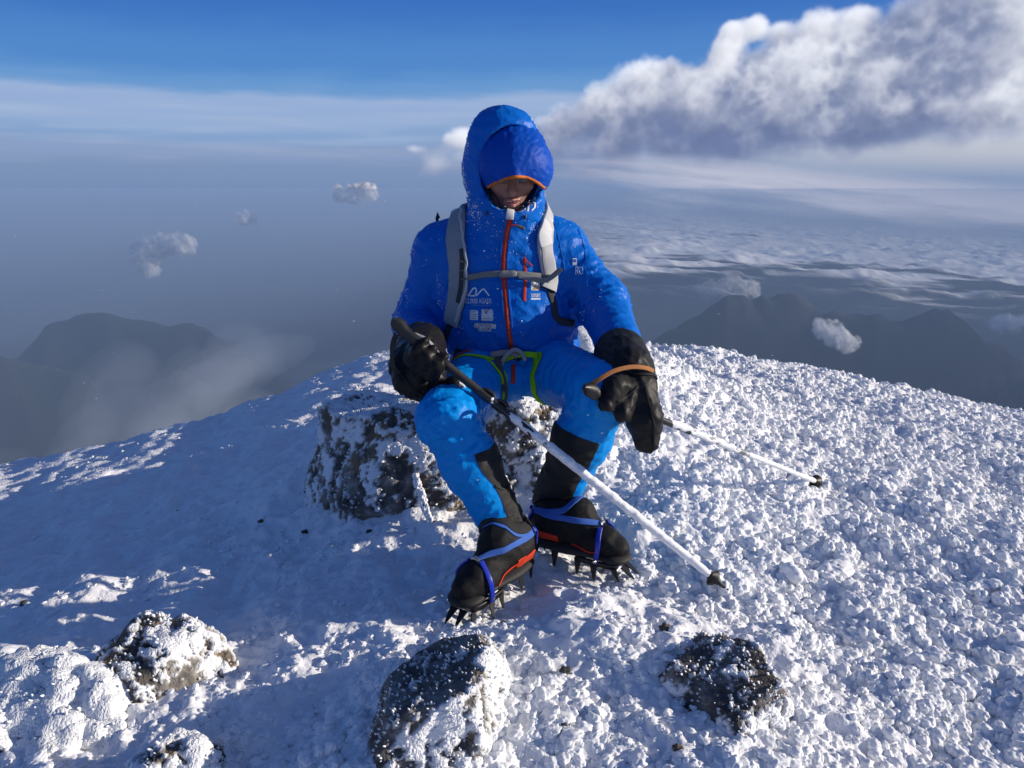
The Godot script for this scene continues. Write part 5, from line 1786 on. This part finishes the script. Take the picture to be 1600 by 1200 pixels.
func build_crampon(f: Field, heel: Vector3, toe: Vector3, ankle: Vector3, side: float, label: String) -> void:
	var o := thing("crampon", label, "crampon", Vector3.ZERO, "crampons")
	var b := boot_axes(heel, toe)
	var L := heel.distance_to(toe)
	var at := func(x: float, y: float, z: float) -> Vector3: return heel + b * Vector3(x, y, z)
	var steel := mat(Color(0.025, 0.025, 0.028), 0.42, 0.6)
	var blue := mat(Color(0.012, 0.035, 0.42), 0.35)
	var web := cloth(Color(0.055, 0.14, 0.46), 0.7, 0.08, 140.0)
	# frames under heel and ball, joined by a bar
	for q in [[0.012, 0.088, 0.036, 0.030], [L - 0.125, L - 0.012, 0.040, 0.044]]:
		var pts := []
		for k in [[q[0], 0.55], [q[0], 1.0], [(q[0] + q[1]) * 0.5, 1.05], [q[1], 0.85], [q[1], 0.4]]:
			pts.append(at.call(k[0], q[3] * k[1], -0.012))
		var ring := pts.duplicate()
		for k in range(pts.size() - 1, -1, -1):
			var l: Vector3 = b.transposed() * (pts[k] - heel)
			ring.append(at.call(l.x, -l.y, l.z))
		ring.append(pts[0])
		obj("frame", net_mesh(strap(f, ring, 0.006, 0.012, -0.004, false, b.z)), steel, o)
	obj("link_bar", net_mesh(strap(f, [at.call(0.08, 0, -0.012), at.call(L - 0.10, 0, -0.012)], 0.018, 0.003, 0.0, false, b.z)), steel, o)
	# points: ten under the sole, two in front
	for q in [[0.016, 0.7, 0.0, 0.0], [0.016, -0.7, 0.0, 0.0], [0.080, 0.95, 0.1, 0.15], [0.080, -0.95, 0.1, -0.15], [L - 0.118, 1.0, 0.1, 0.2], [L - 0.118, -1.0, 0.1, -0.2], [L - 0.070, 1.12, 0.25, 0.3], [L - 0.070, -1.12, 0.25, -0.3], [L - 0.022, 0.75, 0.7, 0.2], [L - 0.022, -0.75, 0.7, -0.2], [L + 0.000, 0.36, 1.5, 0.05], [L + 0.000, -0.36, 1.5, -0.05]]:
		var root: Vector3 = at.call(q[0], q[1] * 0.040, -0.012)
		var dir := (b * Vector3(q[2], q[3], -1.0)).normalized()
		var w := b.x if absf(q[2]) < 1.0 else b.y
		var spike := blade(root, dir, w, (dir.cross(w)).normalized(), 0.045)
		obj("point", spike, steel, o)
	# toe bail: a plastic arch over the toe box
	var arch := []
	for k in [[L - 0.062, 1.0, -0.006], [L - 0.060, 1.1, 0.022], [L - 0.062, 0.85, 0.050], [L - 0.072, 0.3, 0.078]]:
		arch.append(f.snap(at.call(k[0], k[1] * 0.05, k[2])) if k[2] > 0.0 else at.call(k[0], 0.050, k[2]))
	var arch2 := []
	for k in [[L - 0.062, 1.0, -0.006], [L - 0.060, 1.1, 0.022], [L - 0.062, 0.85, 0.050], [L - 0.072, 0.3, 0.078]]:
		arch2.append(f.snap(at.call(k[0], k[1] * -0.05, k[2])) if k[2] > 0.0 else at.call(k[0], -0.050, k[2]))
	for ar in [arch, arch2]:
		obj("toe_bail", net_mesh(strap(f, ar, 0.013, 0.005, 0.002, false, Vector3.ZERO)), blue, o)
		var rv: Vector3 = ar[0] + b.z * 0.008
		var out := (b * Vector3(0, signf((b.transposed() * (rv - heel)).y), 0))
		obj("rivet", net_mesh(tube([rv - out * 0.004, rv + out * 0.009, rv + out * 0.011], [0.006, 0.006, 0.003], 10)), mat(Color(0.5, 0.5, 0.5), 0.3, 0.8), o)
	var top: Vector3 = f.snap(at.call(L - 0.072, 0.0, 0.085))
	obj("toe_ring", net_mesh(tube([top - b.y * 0.011 + b.z * 0.003, top + b.z * 0.007, top + b.y * 0.011 + b.z * 0.003], [0.0045, 0.0055, 0.0045], 8)), mat(Color(0.45, 0.45, 0.46), 0.35, 0.8), o)
	# heel lever
	obj("heel_lever", net_mesh(strap(f, [at.call(-0.004, side * 0.028, -0.010), f.snap(at.call(-0.01, side * 0.03, 0.02)), f.snap(at.call(-0.004, side * 0.03, 0.055)), f.snap(at.call(0.012, side * 0.035, 0.085))], 0.014, 0.006, 0.002)), blue, o)
	obj("heel_lever", net_mesh(strap(f, [at.call(-0.004, side * -0.028, -0.010), f.snap(at.call(-0.01, side * -0.03, 0.02)), f.snap(at.call(-0.004, side * -0.02, 0.055)), f.snap(at.call(-0.002, side * 0.01, 0.08))], 0.012, 0.006, 0.002)), blue, o)
	# strap: lever, round the front of the ankle, down to the toe ring and back
	var h0: Vector3 = f.snap(at.call(0.014, side * 0.035, 0.088))
	obj("ankle_strap", net_mesh(strap(f, [h0, f.snap(at.call(0.06, side * 0.055, 0.105)), f.snap(at.call(0.105, side * 0.04, 0.118)), f.snap(at.call(0.125, 0, 0.122)), f.snap(at.call(0.105, side * -0.045, 0.115)), f.snap(at.call(0.055, side * -0.055, 0.10)), f.snap(at.call(0.0, side * -0.03, 0.085)), f.snap(at.call(-0.01, 0, 0.083)), h0], 0.017, 0.0025, 0.0015)), web, o)
	obj("toe_strap", net_mesh(strap(f, [h0, f.snap(at.call(0.07, side * 0.05, 0.092)), f.snap(at.call(0.12, side * 0.035, 0.095)), f.snap(at.call(L - 0.10, side * 0.012, 0.088)), top], 0.016, 0.0025, 0.003)), web, o)

func blade(root: Vector3, dir: Vector3, along: Vector3, thin: Vector3, long: float) -> ArrayMesh:
	var v := PackedVector3Array()
	for k in 4:
		var t := [0.0, 0.45, 0.85, 1.0][k] as float
		var w := [0.011, 0.0072, 0.0032, 0.0008][k] as float
		var c := root + dir * long * t
		for s in [[-1, -1], [1, -1], [1, 1], [-1, 1]]:
			v.append(c + along * w * s[0] + thin * 0.0016 * s[1])
	var idx := grid_index(4, 4, true, true)
	idx.append_array([12, 13, 14, 12, 14, 15])
	# flat facets
	var fv := PackedVector3Array()
	var fi := PackedInt32Array()
	for k in idx.size():
		fv.append(v[idx[k]])
		fi.append(k)
	return arr_mesh(fv, fi)

# ------------------------------------------------------------------ rocks that stand out of the snow, and their rime
var rock_fields := []

# an angular rock: the cut of slanting planes, roughened; returns its field
func rock_field(c: Vector3, r: Vector3, sd: int, planes: int, cell: float, rough := 1.0, turn := 0.0, extra := []) -> Field:
	var f := Field.new(c - r * 1.35 - Vector3.ONE * 0.03, c + r * 1.35 + Vector3.ONE * 0.03, cell)
	var rr := RandomNumberGenerator.new()
	rr.seed = sd
	var ns := []
	for k in planes:
		var d := Vector3(rr.randf_range(-1, 1), rr.randf_range(-0.5, 1), rr.randf_range(-1, 1)).normalized()
		ns.append([d, rr.randf_range(0.72, 0.98)])
	for e in extra: ns.append(e)
	var big := noise(sd + 1, 2.2 / r.length(), 3)
	var fine := noise(sd + 2, 22.0, 3)
	var crack := noise(sd + 3, 7.0, 2)
	var bt := Basis(Vector3.UP, turn)
	var least := minf(r.x, minf(r.y, r.z))
	var at := 0
	for z in f.nz:
		for y in f.ny:
			for x in f.nx:
				var p := f.o + Vector3(x, y, z) * f.h
				var q := bt * (p - c) / r
				var d := q.length() - 1.0
				for n in ns:
					d = maxf(d, q.dot(n[0]) - n[1])
				d *= least
				if absf(d) < 0.06:
					d -= big.get_noise_3dv(p) * 0.02 * rough
					d -= fine.get_noise_3dv(p) * 0.009 * rough
					var k := absf(crack.get_noise_3dv(p * Vector3(1, 1.8, 1)))
					d += 0.012 * rough * (1.0 - sstep(0.0, 0.06, k))
				f.f[at] = d
				at += 1
	return f

# stone colour with snow stuck on it in patches with edges of their own
func rock_paint(m: Dictionary, sd: int, dark: Color, light: Color, tan_c: Color, cover: float, lean: Vector3, scale := 7.0) -> PackedColorArray:
	var a := noise(sd + 11, scale, 4)
	var b := noise(sd + 12, 24.0, 3)
	var c := noise(sd + 13, 70.0, 2)
	var col := PackedColorArray()
	for k in m.v.size():
		var p: Vector3 = m.v[k]
		var n: Vector3 = m.n[k]
		var t := clampf(0.5 + a.get_noise_3dv(p * 1.3 + Vector3(9, 0, 0)) * 1.1 + b.get_noise_3dv(p) * 0.6, 0, 1)
		var s := dark.lerp(light, t * t)
		s = s.lerp(tan_c, clampf(a.get_noise_3dv(p + Vector3(0, 5, 0)) * 2.2, 0, 0.85))
		s = s * (0.75 + 0.5 * (0.5 + c.get_noise_3dv(p)))
		var snow := a.get_noise_3dv(p) * 0.9 + b.get_noise_3dv(p + Vector3(3, 3, 3)) * 0.55 + c.get_noise_3dv(p) * 0.25 + n.dot(lean) * 0.45 + cover
		s = s.lerp(Color(0.85, 0.86, 0.87), sstep(-0.03, 0.05, snow))
		col.append(Color(s.r, s.g, s.b))
	return col

func grit_mat() -> StandardMaterial3D:
	var m := vmat(0.85)
	m.metallic_specular = 0.3
	with_relief(m, noise_tex(93, 0.05, 5, 512), 0.5, 5.0)
	return m

func build_rocks() -> void:
	var gm := grit_mat()
	var dark := Color(0.075, 0.07, 0.065)
	var light := Color(0.32, 0.295, 0.265)
	var tan_c := Color(0.24, 0.17, 0.105)
	# the seat
	var f := rock_field(Vector3(-0.36, 0.06, -2.70), Vector3(0.44, 0.31, 0.34), 501, 13, 0.0085, 1.0, 0.3, [[Vector3(-0.25, 0.95, 0.2).normalized(), 0.86], [Vector3(-0.35, 0.25, 0.9).normalized(), 0.80], [Vector3(-0.9, 0.2, 0.3).normalized(), 0.82]])
	place_rock(f, "boulder", "large brown and grey boulder patched with snow, the climber's seat", 511, dark, light, tan_c, -0.06, Vector3(-0.35, 0.55, -0.3), gm, 700, 0.0028)
	f = rock_field(Vector3(0.06, 0.08, -2.72), Vector3(0.30, 0.30, 0.30), 502, 13, 0.0085, 1.0, -0.4, [[Vector3(0.2, 0.25, 0.95).normalized(), 0.72], [Vector3(0, 1, 0), 0.9]])
	place_rock(f, "boulder", "snow plastered boulder between and behind the climber's legs", 512, dark, Color(0.25, 0.24, 0.22), tan_c, 0.06, Vector3(0.4, 0.35, 0.1), gm, 600, 0.004)
	f = rock_field(Vector3(0.27, 0.20, -3.12), Vector3(0.24, 0.34, 0.24), 503, 8, 0.0095, 1.0, 0.2)
	place_rock(f, "boulder", "white rimed rock seen between the climber's waist and bent arm", 513, dark, light, tan_c, 0.30, Vector3(0.5, 0.3, 0.2), gm, 350, 0.004)
	# before the feet
	f = rock_field(Vector3(-0.125, -0.012, -1.355), Vector3(0.145, 0.175, 0.20), 504, 6, 0.0058, 0.5, 0.15, [[Vector3(-0.25, 0.93, -0.05).normalized(), 0.74], [Vector3(0.15, 0.25, 1).normalized(), 0.70], [Vector3(0.95, 0.25, 0.1).normalized(), 0.72]])
	place_rock(f, "rock", "dark flat topped rock flecked with rime, right below the toe of the boot", 514, Color(0.07, 0.068, 0.068), Color(0.28, 0.265, 0.25), Color(0.20, 0.17, 0.14), -0.14, Vector3(0.75, -0.55, 0.35), gm, 900, 0.0021)
	f = rock_field(Vector3(0.435, -0.025, -1.43), Vector3(0.15, 0.165, 0.185), 505, 7, 0.0058, 0.55, -0.35, [[Vector3(-0.25, 0.93, 0.15).normalized(), 0.70], [Vector3(0.15, 0.3, 1.0).normalized(), 0.72], [Vector3(0.95, 0.3, 0.1).normalized(), 0.72], [Vector3(-0.9, 0.35, 0.3).normalized(), 0.76]])
	place_rock(f, "rock", "dark jagged rock crusted with rime, nearest the lower right corner", 515, Color(0.07, 0.067, 0.066), Color(0.28, 0.26, 0.24), Color(0.16, 0.13, 0.10), -0.12, Vector3(0.7, -0.35, 0.45), gm, 900, 0.0021)
	f = rock_field(Vector3(0.135, 0.0, -1.61), Vector3(0.08, 0.055, 0.065), 506, 6, 0.0055, 0.7)
	place_rock(f, "rock", "small grey speckled rock lying between the two dark rocks", 516, dark, light, tan_c, 0.10, Vector3(0.5, 0.2, 0), gm, 200, 0.0024)
	f = rock_field(Vector3(0.615, 0.02, -2.72), Vector3(0.12, 0.09, 0.10), 507, 7, 0.007, 0.8)
	place_rock(f, "rock", "grey rock half buried in rime under the far pole", 517, dark, light, Color(0.15, 0.13, 0.11), -0.02, Vector3(-0.7, 0.4, 0.1), gm, 350, 0.0032)
	# the layered outcrop on the left
	f = rock_field(Vector3(-0.81, -0.09, -1.60), Vector3(0.20, 0.16, 0.16), 508, 10, 0.0058, 0.9, 0.5, [[Vector3(0.85, 0.5, 0.1).normalized(), 0.62], [Vector3(0.1, 0.95, 0.2).normalized(), 0.72], [Vector3(-0.2, 0.3, 1.0).normalized(), 0.70]])
	place_rock(f, "rock", "cracked outcrop with a steep white face, left of the climber's shadow", 518, dark, light, tan_c, -0.10, Vector3(0.85, 0.1, -0.35), gm, 260, 0.0028)
	f = rock_field(Vector3(-1.00, -0.06, -1.49), Vector3(0.21, 0.105, 0.12), 509, 6, 0.0058, 1.0, 0.35, [[Vector3(0.35, 0.75, 0.5).normalized(), 0.62]])
	place_rock(f, "rock", "tilted snow covered slab in the lower left corner", 519, dark, light, tan_c, 0.36, Vector3(0.3, 0.5, 0.3), gm, 160, 0.0026)
	f = rock_field(Vector3(-0.63, -0.06, -1.28), Vector3(0.10, 0.08, 0.08), 510, 7, 0.0055, 0.8)
	place_rock(f, "rock", "low grey rock showing through crumbly snow at the bottom edge", 520, dark, light, tan_c, 0.06, Vector3(0.4, 0.4, 0.2), gm, 160, 0.0026)

func place_rock(f: Field, called: String, label: String, sd: int, dark: Color, light: Color, tan_c: Color, cover: float, lean: Vector3, gm: Material, flecks: int, size: float) -> void:
	rock_fields.append(f)
	var m := f.nets()
	var col := rock_paint(m, sd, dark, light, tan_c, cover, lean)
	# snow stands proud of the stone
	for k in m.v.size():
		if col[k].r > 0.6: m.v[k] += m.n[k] * 0.007
	m.n = smooth_normals(m.v, m.i)
	var o := obj(called, net_mesh(m, col), gm)
	tag(o, label, "rock")
	# feathers of rime grown on the windward sides
	var r := RandomNumberGenerator.new()
	r.seed = sd
	var xf := []
	var n := noise(sd + 40, 16.0, 2)
	for t in flecks * 6:
		if xf.size() >= flecks: break
		var k: int = r.randi() % m.v.size()
		var p: Vector3 = m.v[k]
		var g: Vector3 = m.n[k]
		if g.y < -0.2 or p.y < ground_smooth(p.x, p.z) - 0.05: continue
		if r.randf() > 0.35 + n.get_noise_3dv(p) * 0.9: continue
		var s := size * r.randf_range(0.45, 1.3)
		var dir := (g * 0.8 + Vector3(-0.35, 0.25, 0.35) + Vector3(r.randf_range(-1, 1), r.randf_range(-1, 1), r.randf_range(-1, 1)) * 0.25).normalized()
		var sd_v := dir.cross(Vector3(0.3, 0.2, 1)).normalized()
		var b := Basis(sd_v * s, dir * s * r.randf_range(1.2, 3.2), sd_v.cross(dir) * s)
		xf.append(Transform3D(b, p + g * s * 0.2))
	scatter("rime", lump(sd, 1, 0.4), xf, snow_mat(), o)

func build_rime() -> void:
	var r := RandomNumberGenerator.new()
	r.seed = 4242
	var shapes := []
	var sets := []
	for k in 6:
		shapes.append(knob(600 + k, 3 if k < 4 else 2))
		sets.append([])
	var nb := noise(621, 1.1, 3)
	var ns := noise(622, 5.0, 2)
	var n := 0
	while n < 140000:
		n += 1
		# more of them near, by distance
		var d := 0.95 * pow(9.0 / 0.95, r.randf())
		var a := r.randf_range(-0.78, 0.78)
		var x := sin(a) * d
		var z := -cos(a) * d
		if Vector2(x - 0.615, z + 2.70).length() < 0.10 or Vector2(x - 0.135, z + 1.60).length() < 0.06: continue
		var p := popcorn(x, z)
		var crumb := sstep(1.9, 1.5, -z + absf(x + 0.1) * 0.35) * (0.45 + 0.55 * sstep(-0.2, 0.3, nb.get_noise_2d(x * 3.0, z * 3.0)))
		var lee := 0.10 + 0.25 * sstep(0.0, 0.4, nb.get_noise_2d(x * 2.0 + 9.0, z * 2.0))
		var w := maxf(maxf(p, crumb), lee)
		if r.randf() > w * (0.7 + 0.5 * ns.get_noise_2d(x, z)): continue
		var big := pow(r.randf(), 3.0)
		var s := lerpf(0.0046, 0.0215, big) * lerpf(0.55, 1.0, maxf(p, crumb * 0.62)) * lerpf(0.8, 1.25, clampf(0.5 + nb.get_noise_2d(x, z), 0, 1))
		var dir := (Vector3(-0.28, 1.0, 0.1) + Vector3(r.randf_range(-1, 1), 0, r.randf_range(-1, 1)) * 0.5).normalized()
		var sv := dir.cross(Vector3(r.randf_range(-1, 1), 0, r.randf_range(-1, 1)).normalized()).normalized()
		var b := Basis(sv * s * r.randf_range(0.8, 1.2), dir * s * lerpf(0.75, 1.2, r.randf()) * lerpf(0.6, 1.0, p), sv.cross(dir) * s * r.randf_range(0.8, 1.2))
		var k := r.randi() % 4 if s > 0.009 and d < 4.5 else 4 + r.randi() % 2
		sets[k].append(Transform3D(b, Vector3(x, ground(x, z) + s * lerpf(-0.1, 0.22, big), z)))
	for k in 6:
		tag(scatter("popcorn_rime", shapes[k], sets[k], snow_mat()), "knobbly white popcorn rime grown over the summit snow", "", "", "stuff")

func build_small() -> void:
	# broken plates of snow
	var k := 0
	for q in [[0.775, -2.03, 0.042, 0.030, "broken block of white snow beside the tip of the near pole"], [0.925, -2.09, 0.062, 0.026, "long plate of crusted snow lying right of the white block"], [0.165, -1.35, 0.020, 0.012, "small pale snow chip in the shade between the two dark rocks"], [0.62, -1.72, 0.022, 0.012, "flat snow flake above the lower right rock"], [1.15, -1.62, 0.035, 0.012, "thin snow plate lying far right among the popcorn rime"]]:
		k += 1
		var c := Vector3(q[0], ground(q[0], q[1]) + q[3] * 0.6, q[1])
		var f := rock_field(c, Vector3(q[2], q[3], q[2] * 0.7), 640 + k, 8, 0.004, 0.28, k * 1.3)
		tag(obj("snow_block", net_mesh(f.nets()), snow_mat()), q[4], "snow block", "broken snow blocks")
	# dark stones showing through
	var r := RandomNumberGenerator.new()
	r.seed = 99
	k = 0
	for q in [[0.735, -1.85, 0.010, "small dark stone just below the white snow blocks on the right"], [0.345, -1.615, 0.014, "dark brown stone left of the jagged rock in the lower right"], [0.11, -1.47, 0.013, "brown stone in the shade between the two dark rocks"], [-0.47, -2.62, 0.010, "tiny stone at the outer foot of the big boulder"], [-0.70, -2.50, 0.012, "dark stone in the shaded snow left of the big boulder"], [-0.90, -2.66, 0.011, "leftmost of the two dark stones in the shaded snow beyond the boulder"], [0.10, -1.31, 0.009, "tiny stone before the snow chip between the two dark rocks"], [-0.02, -1.72, 0.007, "tiny stone in the snow right under the toe of the near boot"], [0.02, -1.16, 0.012, "dark stone at the bottom edge right of the flat topped rock"], [0.30, -1.25, 0.010, "small stone at the left foot of the jagged rock"], [-0.45, -2.33, 0.009, "tiny dark stone left of the ringed metal rod"], [-1.55, -2.3, 0.016, "dark stone alone near the left edge of the picture"]]:
		k += 1
		var m := lump(660 + k % 4, 2, 0.4, 1.1)
		var o := obj("stone", m, mat(Color(0.06, 0.055, 0.05) if k % 2 else Color(0.10, 0.08, 0.06), 0.9), null, Vector3(q[0], ground(q[0], q[1]) + q[2] * 0.2, q[1]))
		o.basis = Basis(Vector3.UP, k * 1.1).scaled(Vector3(q[2] * 0.9, q[2] * 0.7, q[2] * 0.75))
		tag(o, q[3], "stone", "small dark stones in the snow")
	# a frosted rod with a ring at its foot, leaning on the boulder
	var t := thing("ice_axe", "frosted metal rod with a ring at its foot, leaning on the big boulder", "ice axe")
	var top := Vector3(-0.30, 0.16, -2.33)
	var foot := Vector3(-0.250, 0.015, -2.29)
	var ax := (foot - top).normalized()
	var steel := mat(Color(0.22, 0.22, 0.23), 0.4, 0.7)
	obj("shaft", net_mesh(tube([top, top + ax * 0.05 + Vector3(0.004, 0, 0), foot - ax * 0.03], [0.0065, 0.006, 0.006], 10)), steel, t)
	obj("ferrule", net_mesh(tube([foot - ax * 0.045, foot - ax * 0.042, foot - ax * 0.024, foot - ax * 0.02], [0.006, 0.009, 0.009, 0.006], 10)), mat(Color(0.03, 0.03, 0.03), 0.5), t)
	var ring := []
	var rad := []
	for i in 21:
		var a := TAU * i / 20.0
		ring.append(foot + Vector3(0.006, -0.012, 0.004) + Vector3(cos(a) * 0.019, sin(a) * 0.021, cos(a) * 0.008))
		rad.append(0.005)
	obj("ring", net_mesh(tube(ring, rad, 8, false)), mat(Color(0.04, 0.04, 0.045), 0.45), t)
	var xf := []
	for i in 160:
		var c := top.lerp(foot, r.randf()) + Vector3(r.randf_range(-1, 1), r.randf_range(-1, 1), r.randf_range(0, 1)) * 0.008
		var s := r.randf_range(0.002, 0.006)
		xf.append(Transform3D(Basis.from_euler(Vector3(r.randf() * 6, r.randf() * 6, 0)).scaled(Vector3(s, s * 1.5, s)), c))
	scatter("rime", lump(690, 1, 0.4), xf, snow_mat(), t)
	# snow crystals carried by the wind
	xf = []
	for i in 90:
		var d := 1.2 * pow(6.0, r.randf())
		var a := r.randf_range(-0.6, 0.6)
		var s := r.randf_range(0.0006, 0.0014) * (0.6 + 0.25 * d)
		var p := EYE + Vector3(sin(a) * d, r.randf_range(-0.42, 0.02) * d, -cos(a) * d)
		if p.y < ground_smooth(p.x, p.z) + 0.05: continue
		var b := Basis(Vector3(0.93, 0.30, 0.2).normalized() * s * 2.2, Vector3(-0.3, 0.95, 0) * s * 0.7, Vector3(0, 0, 1) * s * 0.8)
		xf.append(Transform3D(b, p))
	tag(scatter("blown_snow", lump(691, 1, 0.3), xf, snow_mat()), "snow crystals blown through the air on the wind", "", "", "stuff")
